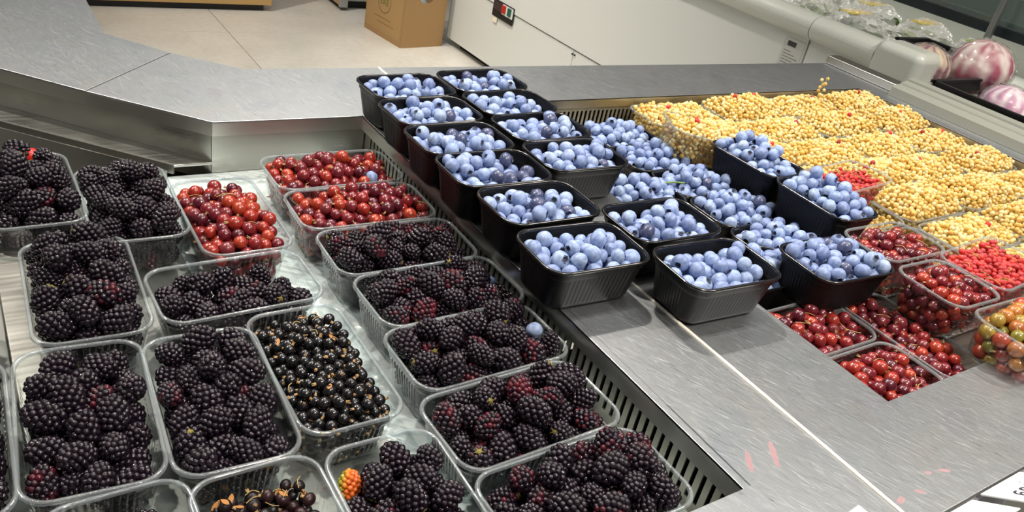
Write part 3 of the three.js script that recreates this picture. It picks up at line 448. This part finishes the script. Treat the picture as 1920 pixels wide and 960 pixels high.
// ------------------------------------------------------------------ berries as things, the rest as one pile of each kind
const singular = { bb: 'blackberry', blue: 'blueberry', goose: 'gooseberry', bc: 'blackcurrant', whi: 'white_currant', red: 'redcurrant' };
const plural = { bb: 'blackberries', blue: 'blueberries', goose: 'gooseberries', bc: 'blackcurrants', whi: 'white currants', red: 'redcurrants' };
const look = { bb: 'glossy black blackberry', blue: 'dusty blue blueberry', goose: 'shiny red gooseberry', bc: 'shiny black currant', whi: 'pale golden currant', red: 'bright red currant' };
const m4 = new THREE.Matrix4();
const unripeBerry = berries.filter(b => b.kind === 'bb' && b.p.label.includes('unripe') && b.seen > 60).sort((a, b) => { const d = q => { const [x, y] = project(q.pos); return Math.hypot(x * 1.5 - 650, y * 1.5 - 850); }; return d(a) - d(b); })[0];
function berryThing(b) {
  const k = b.kind, where = (b.p.label.replace(/^(clear|black) punnet of [a-z ]*?(?=, | under| heaped| set| over| beyond| left| brim| directly| filled| at | half| with | along| sunk| squeezed| raised| in | tilted|first|second|third|fourth|fifth|sixth|seventh)/, '').replace(/^, /, '').trim());
  const pun = b.p.black ? 'black punnet' : 'clear punnet';
  let g, mat, word = look[k];
  if (k === 'bb') { if (b === unripeBerry) g = bbUnripe; else if (rnd() < (b.p.tint || 0.06)) { if (rnd() < 0.09) { g = pick(bbRed); word = 'half ripe dark red blackberry'; } else { g = pick(bbTinted); word = 'black blackberry with reddish drupelets'; } } else g = pick(bbShapes); }
  else if (k === 'blue') { if (rnd() < 0.06) { mat = M.blueBody[4]; word = 'dark blueberry without bloom'; } else mat = pick(M.blueBody.slice(0, 4)); }
  else if (k === 'goose') { const set = b.p.fruit === 'mix' ? M.mix : M.goose, i = Math.floor(rnd() * set.length); mat = set[i]; word = b.p.fruit === 'mix' ? ['orange', 'coral', 'rust red', 'yellow green', 'amber', 'olive green'][i] + ' gooseberry' : (i === 3 || i === 5 ? 'orange red gooseberry' : i === 4 || i === 1 ? 'dark purple red gooseberry' : 'shiny red gooseberry'); }
  else mat = pick(k === 'bc' ? (b.p.dry ? M.bcDry : M.bc) : k === 'whi' ? M.whi : M.red);
  let label = `${word}, ${pun} ${where}`, group = `${plural[k]}, ${pun} ${where}`; if (b.stray) label = `stray ${look[k].split(' ').slice(1).join(' ')} on ${plural[b.p.fruit]}, ${where}`;
  const words = label.split(/\s+/); if (words.length > 16) label = words.slice(0, 16).join(' ');
  const o = thing(singular[k], label, k === 'bb' ? 'blackberry' : k === 'blue' ? 'blueberry' : k === 'goose' ? 'gooseberry' : 'currant', [b.pos.x, b.pos.y, b.pos.z], 0, group);
  o.quaternion.copy(b.q);
  if (k === 'bb') {
    if (b === unripeBerry) { o.scale.setScalar(b.r / 0.0125); o.userData.label = 'unripe orange and green blackberry on the black ones'; } else o.scale.setScalar(b.r / 0.0112 * 1.03);
    mesh('drupelets', g, M.blackberry, o); if (rnd() < 0.25) mesh('calyx', bbCalyx, M.calyx, o);
  } else if (k === 'blue') { const s = pick(blueSet); o.scale.setScalar(b.r * 1.03); mesh('skin', s.body, mat, o); mesh('crown', s.crown, M.blueCrown, o); }
  else {
    const set = k === 'goose' ? gooseSet : k === 'bc' ? bcSet : curSet, s = pick(set);
    o.scale.setScalar(b.r * 1.02); if (b.p.dry) o.scale.multiply(V3(1, rr(0.75, 1), rr(0.85, 1)));
    mesh('skin', s.body, mat, o); if (k === 'goose' ? rnd() < 0.85 : k === 'bc' ? true : rnd() < 0.5) mesh('flower_end', s.tail, k === 'whi' || k === 'red' ? M.tailDark : M.tail, o);
  }
  return o;
}
function pileOf(k, rest) {
  const o = thing(singular[k] + '_pile', `${plural[k]} lying deeper in the punnets under the top ones`, plural[k].split(' ').pop(), [0, 0, 0], 0, null, 'stuff');
  const inst = (g, mat, list, tint) => { if (!list.length) return; const im = new THREE.InstancedMesh(g, mat, list.length); im.name = singular[k] + '_heap'; im.castShadow = im.receiveShadow = true; im.frustumCulled = false; im.userData.kind = 'stuff'; list.forEach((b, i) => { const s = k === 'bb' ? b.r / 0.0112 * 1.03 : b.r * 1.03; m4.compose(b.pos, b.q, V3(s, s, s)); im.setMatrixAt(i, m4); if (tint) im.setColorAt(i, tint(b)); }); o.add(im); };
  const part = (n, f) => { for (let i = 0; i < n; i++) f(i, rest.filter((b, j) => j % n === i)); };
  if (k === 'bb') { const dark = rest.filter(b => !b.p.tint), red = rest.filter(b => b.p.tint); [0, 1].forEach(i => inst(bbShapes[i], M.blackberry, dark.filter((b, j) => j % 2 === i))); inst(bbShapes[2], M.blackberry, red.filter((b, j) => j % 2)); inst(bbTinted[0], M.blackberry, red.filter((b, j) => !(j % 2))); }
  else if (k === 'blue') part(4, (i, l) => { inst(mergeGeometries([strip(blueSet[i].body.toNonIndexed()), strip(blueSet[i].crown.toNonIndexed())]), M.blueBody[i], l); });
  else if (k === 'goose') { const mixed = rest.filter(b => b.p.fruit === 'mix'), red = rest.filter(b => b.p.fruit !== 'mix'); for (let i = 0; i < 7; i++) inst(gooseSet[i % 3].body, M.goose[i], red.filter((b, j) => j % 7 === i)); inst(gooseSet[0].tail, M.tail, red.filter((b, j) => j % 3)); for (let i = 0; i < 6; i++) inst(gooseSet[i % 3].body, M.mix[i], mixed.filter((b, j) => j % 6 === i)); }
  else if (k === 'bc') { inst(bcSet[0].body, M.bc[0], rest.filter(b => !b.p.dry)); inst(bcSet[1].body, M.bcDry[1], rest.filter(b => b.p.dry)); inst(bcSet[0].tail, M.tail, rest); }
  else { const mats = k === 'whi' ? M.whi : M.red; const low = new THREE.SphereGeometry(1, 10, 7); for (let i = 0; i < mats.length; i++) inst(low, mats[i], rest.filter((b, j) => j % mats.length === i)); inst(curSet[0].tail, M.tailDark, rest.filter((b, j) => j % 3 === 0)); }
}
if (unripeBerry) unripeBerry.seen += 1e6;
for (const k of Object.keys(singular)) {
  const all = berries.filter(b => b.kind === k).sort((a, b) => b.seen - a.seen), cap = 300, top = all.filter((b, i) => i < cap && b.seen > 3), rest = all.slice(top.length);
  top.forEach(berryThing); if (rest.length) pileOf(k, rest);
  console.log(k, all.length, 'seen', all.filter(b => b.seen > 3).length, 'single', top.length);
}

// ------------------------------------------------------------------ small things on and in the counter
{
  // strawberry at the back of the far left punnet
  const pr = [[0.0001, -0.017], [0.005, -0.0145], [0.0095, -0.007], [0.0125, 0.002], [0.012, 0.008], [0.008, 0.0115], [0.0001, 0.012]].map(p => new THREE.Vector2(...p));
  const s = thing('strawberry', 'red strawberry lying behind the blackberries under the steel ledge', 'strawberry', [0.062, CY - 0.014, -1.036]); s.rotation.set(1.2, 0.3, 0.5); s.scale.setScalar(1.25);
  mesh('flesh', new THREE.LatheGeometry(pr, 20), phy({ color: 0xc9251c, roughness: 0.35, clearcoat: 0.4, bumpMap: dataTex(64, 64, (x, y) => ((x + (y >> 3) % 2 * 4) % 8 < 2 && y % 8 < 3) ? 20 : 200, false, [3, 2]), bumpScale: 0.0006 }), s);
  const lv = []; for (let i = 0; i < 6; i++) { const g = new THREE.ConeGeometry(0.003, 0.011, 5); g.scale(1, 1, 0.3); g.rotateZ(-1.35); g.translate(0.006, 0.0125, 0); g.rotateY(i * 1.05); lv.push(g); } mesh('leaves', mergeGeometries(lv), std({ color: 0x4c7a2e, roughness: 0.7 }), s);
  // green stalk on the sunk blueberries
  const st = mesh('green_stalk', tube([[0, 0, 0], [0.012, 0.003, 0.006], [0.028, 0.002, 0.010]], 0.0013, 10, 6), std({ color: 0x6f8f3e, roughness: 0.6 })); tag(st, 'thin green stalk lying on the sunk blueberries', 'stalk'); st.position.set(0.846, CY + 0.024, -0.745);
  // sprig of white currants standing up at the far corner
  const sp = thing('currant_sprig', 'sprig of pale currants sticking up by the rear grille', 'sprig', [1.585, CY + 0.022, -1.045]);
  mesh('stem', tube([[0, -0.02, 0], [0.004, 0.01, 0.002], [0.0, 0.04, 0.004]], 0.0009, 10, 5), M.stalk, sp);
  for (let i = 0; i < 9; i++) { const m = mesh('berry', curSet[0].body, M.whi[i % 4], sp); m.scale.setScalar(0.0037); m.position.set(0.006 * Math.cos(i * 2.4), -0.004 + i * 0.005, 0.006 * Math.sin(i * 2.4)); }
  // stalks among the currants and gooseberries
  let made = 0;
  for (const p of punnets) {
    if (!['whi', 'red', 'goose', 'bc'].includes(p.fruit)) continue;
    const tops = berries.filter(b => b.p === p && b.seen > (p.fruit === 'whi' ? 4 : 18)).sort((a, b) => b.pos.y - a.pos.y); if (!tops.length) continue;
    const n = p.fruit === 'whi' ? 5 : p.fruit === 'red' ? 14 : p.fruit === 'bc' ? 9 : 4;
    for (let i = 0; i < n; i++) { const b = tops[Math.floor(rnd() * tops.length * 0.8)], a = rr(0, 6.28), l = p.fruit === 'bc' ? 0.011 : rr(0.012, 0.022), c = Math.cos(a) * l, q = Math.sin(a) * l; const m = mesh('dry_stalk', tube([[-c / 2, -0.001, -q / 2], [q * 0.15, 0.0018, -c * 0.15], [c / 2, rr(-0.001, 0.004), q / 2]], 0.00045, 8, 4), p.fruit === 'red' || p.fruit === 'whi' ? M.stalk : M.stalkDry); m.position.copy(b.pos); m.position.y += b.r * 0.95; tag(m, `thin dry stalk lying on ${plural[p.fruit]}, ${p.where}`.split(/\s+/).slice(0, 16).join(' '), 'stalk', `dry stalks on ${plural[p.fruit]}, ${p.where}`); made++; }
  }
  // leaf scraps among the blackcurrants
  const leafG = (() => { const s = new THREE.Shape(); s.moveTo(-0.005, 0); s.quadraticCurveTo(-0.002, 0.004, 0.005, 0.001); s.quadraticCurveTo(0.001, -0.004, -0.005, 0); const g = new THREE.ExtrudeGeometry(s, { depth: 0.0005, bevelEnabled: false }); g.rotateX(-Q); return g; })(), leafM = std({ color: 0xa8743e, roughness: 0.9 });
  for (const p of byFruit('bc')) { const tops = berries.filter(b => b.p === p && b.seen > 25); for (let i = 0; i < (p.dry ? 7 : 4) && tops.length; i++) { const b = pick(tops), m = mesh('leaf_scrap', leafG, leafM); m.position.copy(b.pos); m.position.y += b.r * 0.9; m.rotation.set(rr(-0.4, 0.4), rr(0, 6), rr(-0.4, 0.4)); tag(m, 'dry orange leaf scrap on blackcurrants, punnet ' + p.where, 'leaf scrap', 'leaf scraps on blackcurrants ' + p.where); } }
}
// price cards in the front rail
{
  const cardTex = (big, small, title) => canvasTex(512, 288, (c, w, h) => { c.fillStyle = '#eeeef0'; c.fillRect(0, 0, w, h); c.fillStyle = '#3a3a46'; c.font = '30px sans-serif'; c.fillText(title, 20, 52); c.font = 'bold 30px sans-serif'; c.fillText('за 1', 300, 98); c.font = 'bold 150px sans-serif'; c.fillText(big, 90, 245); c.font = 'bold 66px sans-serif'; c.fillText(small, 285, 170); c.font = '24px sans-serif'; c.fillText('грн', 300, 240); });
  const card = (x0, x1, tex, label) => { const w = x1 - x0, h = w * 0.5625, g = thing('price_card', label, 'price card', [(x0 + x1) / 2, CY - 0.001, FRONT + 0.003]); g.rotation.x = -0.62; const t = tex.clone(); t.wrapS = t.wrapT = THREE.ClampToEdgeWrapping; t.repeat.set(1, 1); const plate = new THREE.PlaneGeometry(w, h); plate.rotateX(-Q); plate.translate(0, 0.0011, h / 2); mesh('print', plate, std({ map: t, roughness: 0.35 }), g); mesh('card', rbox(-w / 2, w / 2, -0.0005, 0.0009, 0, h, 0.0004, 1), std({ color: 0xf0f0f2, roughness: 0.35 }), g); };
  card(0.738, 0.812, cardTex('60', '99', 'Ягода порічка червона'), 'white price card reading 60.99 in the steel front rail');
  const blank = thing('price_card', 'plain white card beside the 60.99 price card', 'price card', [0.688, CY - 0.002, FRONT + 0.003]); blank.rotation.x = -0.62; mesh('card', rbox(-0.036, 0.036, -0.0005, 0.0009, 0, 0.042, 0.0004, 1), std({ color: 0xf0f0ee, roughness: 0.35 }), blank);
  const bl = thing('price_card', 'small white card lying on the steel beside the seam', 'price card', [0.589, CY + 0.0009, -0.197]); bl.rotation.y = 0.1; mesh('card', rbox(-0.016, 0.016, -0.0005, 0.0009, -0.012, 0.02, 0.0004, 1), std({ color: 0xf0f0ee, roughness: 0.35 }), bl);
}

// ------------------------------------------------------------------ behind: chest freezer, cardboard box, shop units
{
  const FX = 2.35, fz = thing('chest_freezer', 'long white chest freezer with a rounded grey top rail', 'freezer', [FX, 0, 0]);
  mesh('lower_panel', rbox(0.006, 0.03, 0.04, 0.352, -2.835, -1.2, 0.002), M.white, fz); mesh('lower_panel', rbox(0.006, 0.03, 0.04, 0.352, -3.98, -2.838, 0.002), M.white, fz);
  mesh('upper_panel', rbox(0, 0.03, 0.358, 0.80, -3.98, -1.66, 0.003), M.white, fz); mesh('upper_panel', rbox(0, 0.03, 0.358, 0.80, -1.654, -1.2, 0.003), M.white, fz);
  mesh('body', box(0.03, 0.9, 0.04, 0.765, -3.97, -1.2), M.rail, fz); mesh('kick_plate', box(0.06, 0.8, 0, 0.04, -3.9, -1.2), M.black, fz);
  mesh('inner_back_wall', box(0.86, 0.9, 0.765, 1.02, -3.97, -1.2), M.rail2, fz);
  const prof = new THREE.Shape(); prof.moveTo(0.05, 0); prof.lineTo(0.0, 0.0); prof.bezierCurveTo(-0.035, 0.008, -0.05, 0.035, -0.035, 0.06); prof.bezierCurveTo(-0.025, 0.078, 0.0, 0.085, 0.03, 0.08); prof.lineTo(0.05, 0.06); prof.lineTo(0.05, 0);
  const railG = (z0, z1) => { const g = new THREE.ExtrudeGeometry(prof, { depth: z1 - z0, bevelEnabled: false, curveSegments: 10 }); g.translate(0, 0.795, z0); return g; };
  mesh('top_rail', railG(-3.98, -1.648), M.rail, fz); mesh('top_rail', railG(-1.645, -1.40), M.rail, fz);
  const cap = new RoundedBoxGeometry(0.125, 0.115, 0.165, 4, 0.03); cap.translate(0.012, 0.832, -1.322); mesh('end_cap', cap, M.rail, fz).userData.label = 'rounded pale end cap of the rail';
  for (let i = 0; i < 3; i++) mesh('vent_slat', rbox(-0.04, 0.12, 0.765 - i * 0.022, 0.778 - i * 0.022, -1.25, -1.2, 0.003), M.rail, fz);
  // control panel
  const cp = mesh('control_panel', rbox(-0.004, 0.002, 0.30, 0.385, -3.54, -3.345, 0.002), M.black, fz);
  mesh('display', box(-0.006, -0.0035, 0.335, 0.38, -3.535, -3.455), std({ color: 0x3a3034, roughness: 0.2 }), cp); mesh('switch_plate', box(-0.006, -0.0035, 0.33, 0.38, -3.45, -3.35), std({ color: 0xd8dcd8, roughness: 0.4 }), cp);
  mesh('red_switch', rbox(-0.012, -0.004, 0.338, 0.376, -3.45, -3.415, 0.002), std({ color: 0xb32620, roughness: 0.3 }), cp); mesh('green_switch', rbox(-0.012, -0.004, 0.338, 0.376, -3.395, -3.365, 0.002), std({ color: 0x1d5a4c, roughness: 0.3 }), cp);
  mesh('paper_scrap', box(-0.001, 0.001, 0.27, 0.30, -3.53, -3.49), std({ color: 0xe8e0c8, roughness: 0.9 }), fz);
  for (const z of [-2.86, -2.842]) { const s = new THREE.CylinderGeometry(0.004, 0.004, 0.008, 10); s.rotateZ(Q); s.translate(0.004, 0.335, z + 0.02); mesh('screw', s, M.black, fz); }
  const notes = canvasTex(256, 384, (c, w, h) => { c.fillStyle = '#c9cac6'; c.fillRect(0, 0, w, h); c.fillStyle = '#3e3f3d'; c.fillRect(50, 24, 110, 40); c.fillStyle = '#8d8e8b'; for (let i = 0; i < 11; i++) c.fillRect(30, 100 + i * 24, 90 + (i * 53) % 110, 9); });
  notes.wrapS = notes.wrapT = THREE.ClampToEdgeWrapping; const ng = new THREE.PlaneGeometry(0.085, 0.16); ng.rotateY(-Q); ng.translate(-0.0012, 0.70, -1.71); mesh('notice', ng, std({ map: notes, roughness: 0.6 }), fz);
}
{
  // cardboard box with a printed round mark
  const tx = canvasTex(512, 512, (c, w, h) => { c.fillStyle = '#b08f5e'; c.fillRect(0, 0, w, h); for (let i = 0; i < 300; i++) { c.globalAlpha = 0.05; c.fillStyle = pick(['#8a6c40', '#c8a878']); c.fillRect(0, rr(0, h), w, rr(1, 3)); } c.globalAlpha = 1; c.strokeStyle = '#7d6a3c'; c.lineWidth = 9; c.beginPath(); c.arc(250, 260, 92, 0, 7); c.stroke(); c.fillStyle = '#6f6b32'; c.font = 'bold 74px sans-serif'; c.textAlign = 'center'; c.fillText('EAE', 250, 288); c.fillStyle = '#8a6a3c'; for (let i = 0; i < 2; i++) for (let k = 0; k < 9; k++) c.fillRect(120 + i * 45 + k * 28, 392 + i * 40, 20, 11); });
  tx.wrapS = tx.wrapT = THREE.ClampToEdgeWrapping;
  const kraft = std({ color: 0xa8865a, roughness: 0.85 }), b = thing('cardboard_box', 'brown cardboard box with a round printed mark beside the freezer', 'box', [2.139, 0, -4.089]); b.rotation.y = 0.14;
  const w = 0.137, d = 0.182, h = 0.42;
  mesh('printed_side', box(-w - 0.004, -w, 0, h, -d, d), kraft, b); const pg = new THREE.PlaneGeometry(0.34, 0.34); pg.rotateY(-Q); pg.translate(-w - 0.0046, 0.2, 0); mesh('print', pg, std({ map: tx, roughness: 0.85 }), b);
  const s = new THREE.Shape([[-w, 0], [w, 0], [w, h], [-w, h]].map(p => new THREE.Vector2(...p))), hp = new THREE.Path(); hp.absellipse(0.0, 0.27, 0.045, 0.03, 0, Math.PI * 2); s.holes.push(hp);
  for (const z of [d, -d - 0.004]) { const g = new THREE.ExtrudeGeometry(s, { depth: 0.004, bevelEnabled: false }); g.translate(0, 0, z); mesh('end_panel', g, kraft, b); }
  mesh('side_panel', box(w, w + 0.004, 0, h, -d, d), kraft, b); mesh('bottom', box(-w, w, 0, 0.004, -d, d), kraft, b);
  for (const [x, q, t] of [[-w, 1, 0.9], [w, -1, 0.9]]) { const f = box(0, 0.13, 0, 0.004, -d, d); f.rotateZ(q > 0 ? Math.PI - 0.9 : 1.62); f.translate(x, h, 0); mesh('flap', f, kraft, b); }
  const bag = new THREE.SphereGeometry(0.09, 16, 12), p = bag.attributes.position; for (let i = 0; i < p.count; i++) { const q = 1 + 0.2 * noise.noise(p.getX(i) * 40, p.getY(i) * 40, p.getZ(i) * 40); p.setXYZ(i, p.getX(i) * q, p.getY(i) * 1.3 * q, p.getZ(i) * q); } bag.computeVertexNormals(); const bm = mesh('plastic_bag', bag, phy({ color: 0xb9d2e2, roughness: 0.3 })); bm.position.set(2.145, 0.15, -4.02); tag(bm, 'pale blue plastic bag stuffed inside the cardboard box', 'bag');
  // display table whose dark foot shows at the back
  const t = thing('display_table', 'beige panelled display table on a recessed dark plinth', 'table', [1.04, 0, -4.57]);
  mesh('plinth', box(-0.7, 0.44, 0, 0.034, -0.6, 0.06), M.black, t); mesh('front_panel', rbox(-0.75, 0.48, 0.034, 0.7, 0.05, 0.08, 0.003), std({ color: 0xc9a468, roughness: 0.6 }), t); mesh('body', box(-0.74, 0.47, 0.035, 0.7, -0.7, 0.05), std({ color: 0xb8945e, roughness: 0.6 }), t);
  const u = thing('shop_cabinet', 'light wood and grey metal cabinet standing behind the cardboard box', 'cabinet', [2.0, 0, -4.6]);
  mesh('wood_side', rbox(-0.055, -0.04, 0.03, 0.9, -0.8, 0.03, 0.002), std({ color: 0xc8a473, roughness: 0.55 }), u); mesh('corner_post', rbox(-0.055, -0.005, 0.02, 0.92, 0.03, 0.055, 0.003), std({ color: 0xb4b5b6, roughness: 0.35, metalness: 0.5 }), u); mesh('end_panel', rbox(-0.005, 0.26, 0.05, 0.9, 0.0, 0.02, 0.002), std({ color: 0xa8aca4, roughness: 0.5 }), u); mesh('base', box(-0.03, 0.25, 0, 0.05, -0.8, -0.02), M.black, u);
  const s2 = new THREE.CylinderGeometry(0.006, 0.006, 0.006, 10); s2.rotateX(Q); s2.translate(0.03, 0.075, 0.022); mesh('screw', s2, M.black, u);
}

// ------------------------------------------------------------------ open chilled case at the right: bagged salads, crates, heads in film
{
  const cs = thing('chilled_case', 'open chilled vegetable case with glass front behind the bumper rail', 'case', [0, 0, 0]);
  mesh('bed', box(2.2, 3.3, 0.66, 0.70, -1.19, 0.3), M.rail2, cs); mesh('side_wall', box(2.2, 2.22, 0.05, 0.66, -1.19, 0.3), M.rail, cs);
  const frz = scene.children.find(o => o.name === 'chest_freezer'), greyM = std({ color: 0x6a675e, roughness: 0.5 }), shelfM = std({ color: 0x5f676a, roughness: 0.35, metalness: 0.6 }), edgeM = std({ color: 0x2a3236, roughness: 0.3, metalness: 0.5 }), strutM = std({ color: 0xa9adad, roughness: 0.3, metalness: 0.9 }), paneM = phy({ color: 0xdfeaea, transmission: 1, thickness: 0, roughness: 0.02 });
  for (const [o, ox, z0, z1, zs] of [[frz, -2.35, -3.9, -1.2, [-2.0, -1.4]], [cs, 0, -1.19, 0.3, [-0.9]]]) {
    mesh('back_wall', box(3.28 + ox, 3.3 + ox, 0.7, 1.9, z0, z1), greyM, o); mesh('shelf', rbox(3.0 + ox, 3.27 + ox, 0.91, 0.925, z0, z1, 0.004), shelfM, o); mesh('shelf_edge', rbox(2.985 + ox, 3.0 + ox, 0.90, 0.935, z0, z1, 0.004), edgeM, o);
    mesh('glass_front', box(2.99 + ox, 2.994 + ox, 0.937, 1.03, z0, z1), paneM, o); for (const z of zs) mesh('strut', rbox(2.92 + ox, 2.94 + ox, 0.77, 1.5, z - 0.01, z + 0.01, 0.003), strutM, o);
    const lz = (Math.max(z0, -2.6) + Math.min(z1, -0.6)) / 2, ll = Math.min(z1, -0.6) - Math.max(z0, -2.6) - 0.1; mesh('added_fill_tube', box(3.08 + ox, 3.12 + ox, 0.898, 0.91, lz - ll / 2, lz + ll / 2), std({ color: 0x222222, emissive: 0xfffaf0, emissiveIntensity: 3 }), o);  // glowing tube added under the shelf to brighten the dim case
    const L = new THREE.RectAreaLight(0xfffaf2, 7, ll, 0.04); L.position.set(3.10, 0.895, lz); L.rotation.set(-Q, 0, Q); L.name = 'added_fill_light'; scene.add(L);  // added fill light for the bags, paired with the made-up tube
  }
  mesh('base', box(2.26, 3.2, 0, 0.66, -1.19, 0.25), M.black, cs);

  // black crates with openings
  const crate = (x, z, y, w, l, h, label) => {
    const g = thing('crate', label, 'crate', [x, y, z]);
    const sideG = (len, n) => { const s = new THREE.Shape([[-len / 2, 0], [len / 2, 0], [len / 2, h], [-len / 2, h]].map(p => new THREE.Vector2(...p))), st = len / n; for (let i = 0; i < n; i++) for (const [a, b] of [[0.18, 0.42], [0.5, 0.8]]) { const x0 = -len / 2 + st * (i + 0.2), x1 = -len / 2 + st * (i + 0.8); s.holes.push(new THREE.Path([[x0, h * a], [x1, h * a], [x1, h * b], [x0, h * b]].map(p => new THREE.Vector2(...p)))); } return new THREE.ExtrudeGeometry(s, { depth: 0.006, bevelEnabled: false }); };
    for (const sx of [-1, 1]) { const q = sideG(l, 5); q.rotateY(Q); q.translate(sx * w / 2 - 0.003, 0, 0); mesh('side', q, M.crate, g); const e = sideG(w, 3); e.translate(0, 0, sx * l / 2 - 0.003); mesh('end', e, M.crate, g); }
    mesh('rim', mergeGeometries([box(-w / 2 - 0.008, w / 2 + 0.008, h, h + 0.008, -l / 2 - 0.008, -l / 2 + 0.006), box(-w / 2 - 0.008, w / 2 + 0.008, h, h + 0.008, l / 2 - 0.006, l / 2 + 0.008), box(-w / 2 - 0.008, -w / 2 + 0.006, h, h + 0.008, -l / 2, l / 2), box(w / 2 - 0.006, w / 2 + 0.008, h, h + 0.008, -l / 2, l / 2)]), M.crate, g);
    mesh('floor_grid', box(-w / 2, w / 2, 0, 0.006, -l / 2, l / 2), M.crate, g); return g;
  };
  crate(2.42, -0.885, 0.70, 0.30, 0.56, 0.138, 'black plastic crate of wrapped radicchio behind the bumper rail');
  crate(2.665, -1.40, 0.766, 0.17, 0.2, 0.085, 'black plastic crate standing among the bagged salads');
  // round heads wrapped in film
  const head = (x, y, z, r, c1, c2, label, k) => {
    const g = thing('radicchio_head', label, 'vegetable', [x, y, z], k);
    const s = new THREE.IcosahedronGeometry(r, 16), p = s.attributes.position, col = new Float32Array(p.count * 3), A = new THREE.Color(c1), B = new THREE.Color(c2), c = new THREE.Color();
    for (let i = 0; i < p.count; i++) { const x = p.getX(i) / r, y = p.getY(i) / r, z = p.getZ(i) / r, an = Math.atan2(z, x), v = noise.noise(Math.cos(an) * 3 + k, Math.sin(an) * 3, y * 1.2), q = 1 + 0.05 * v + 0.03 * noise.noise(x * 5, y * 5, z * 5 + k); p.setXYZ(i, x * r * q, y * r * 0.9 * q, z * r * q); c.copy(A).lerp(B, Math.max(0, Math.min(1, 0.5 + 1.4 * v + 0.5 * noise.noise(x * 4 + k, y * 3, z * 4)))); col.set([c.r, c.g, c.b], 3 * i); }
    s.setAttribute('color', new THREE.BufferAttribute(col, 3)); const m = mergeVertices(strip(s)); m.computeVertexNormals(); mesh('leaves', m, std({ color: 0xffffff, vertexColors: true, roughness: 0.5 }), g);
    const f = new THREE.IcosahedronGeometry(r * 1.08, 10), fp = f.attributes.position; for (let i = 0; i < fp.count; i++) { const x = fp.getX(i), y = fp.getY(i), z = fp.getZ(i), q = 1 + 0.05 * noise.noise(x * 70 + k, y * 70, z * 70); fp.setXYZ(i, x * q, y * 0.9 * q, z * q); } f.computeVertexNormals(); mesh('film', f, phy({ color: 0xffffff, transmission: 0.93, thickness: 0, roughness: 0.1 }), g);
  };
  head(2.43, 0.835, -1.30, 0.072, 0x7a4058, 0xd8c8a8, 'brownish purple radicchio head in film in the black crate', 1);
  head(2.585, 0.862, -1.212, 0.088, 0xf0e2dc, 0xa83a5c, 'large pale pink streaked radicchio head in film', 2);
  head(2.43, 0.81, -1.03, 0.07, 0xf0e6ea, 0xc890b0, 'pale lilac head in film beside the large pink one', 3);
  head(2.40, 0.775, -0.87, 0.06, 0xe6dcc0, 0xf2ecd8, 'cream coloured head low in the black crate', 4);
  head(2.56, 0.808, -1.40, 0.042, 0xd8b8c4, 0xa02848, 'small red and white head beside the back crate', 5);
  // bagged salads
  const bagM = phy({ color: 0xffffff, transmission: 0.78, thickness: 0, roughness: 0.12, ior: 1.5 }), tape = std({ color: 0xd8bf5a, roughness: 0.6 }), leafs = [0x3d5f2c, 0x56783a, 0x6f8a4a, 0x8a9a6a].map(c => std({ color: c, roughness: 0.6 }));
  const leafG = (() => { const g = new THREE.SphereGeometry(1, 8, 6); g.scale(0.03, 0.004, 0.016); return g; })();
  const bagAt = (x, z, l, k, label, tint) => {
    const g = thing('salad_bag', label, 'bag', [x, 0.777, z], 0.1 * Math.sin(k * 3), 'bagged salads in the chilled case');
    const lv = []; for (let i = 0; i < 26; i++) { const q = leafG.clone(); q.rotateX(rr(-0.9, 0.9)); q.rotateY(rr(0, 6.3)); q.rotateZ(rr(-0.7, 0.7)); q.translate(rr(-0.09, 0.09), rr(0.01, 0.075), rr(-l / 2, l / 2) * 0.75); lv.push(q); } mesh('leaves', mergeGeometries(lv), leafs[k % 4], g);
    const f = new THREE.IcosahedronGeometry(1, 14), fp = f.attributes.position; for (let i = 0; i < fp.count; i++) { const x = fp.getX(i), y = fp.getY(i), z = fp.getZ(i), q = 1 + 0.13 * noise.noise(x * 4 + k * 5, y * 4, z * 4) + 0.07 * noise.noise(x * 11, y * 11, z * 11 + k); fp.setXYZ(i, x * 0.135 * q, (y * 0.07 + 0.05) * q, z * l * 0.44 * q); } f.computeVertexNormals(); mesh('film', f, bagM, g);
    mesh('label_strip', rbox(-0.075, 0.05, 0.113, 0.115, -0.03, 0.02, 0.0008, 1), tint, g);
  };
  const yel = std({ color: 0xd9c24e, roughness: 0.5 }), org = std({ color: 0xcf9f56, roughness: 0.5 }), grn = std({ color: 0x8fc23a, roughness: 0.5 });
  bagAt(2.57, -1.66, 0.2, 0, 'clear bag of green salad with a yellow label by the end cap', yel); bagAt(2.845, -1.36, 0.2, 1, 'clear bag of leaves with a bright green label behind the back crate', grn); bagAt(2.575, -1.87, 0.2, 2, 'clear bag of leaves with an orange label behind the rail joint', org);
  bagAt(2.845, -1.57, 0.2, 3, 'puffed clear bag of pale leaves below the shelf', yel); bagAt(2.57, -2.08, 0.22, 4, 'puffed clear bag of grey green leaves along the freezer rail', org); bagAt(2.845, -1.79, 0.22, 5, 'puffed clear bag with a cream label far along the shelf', yel); bagAt(2.57, -2.3, 0.24, 6, 'flat clear bag with a tan label far along the freezer rail', org); bagAt(2.845, -2.03, 0.24, 7, 'clear bag of dark leaves far along the shelf', grn);
}
renderer.render(scene, camera);
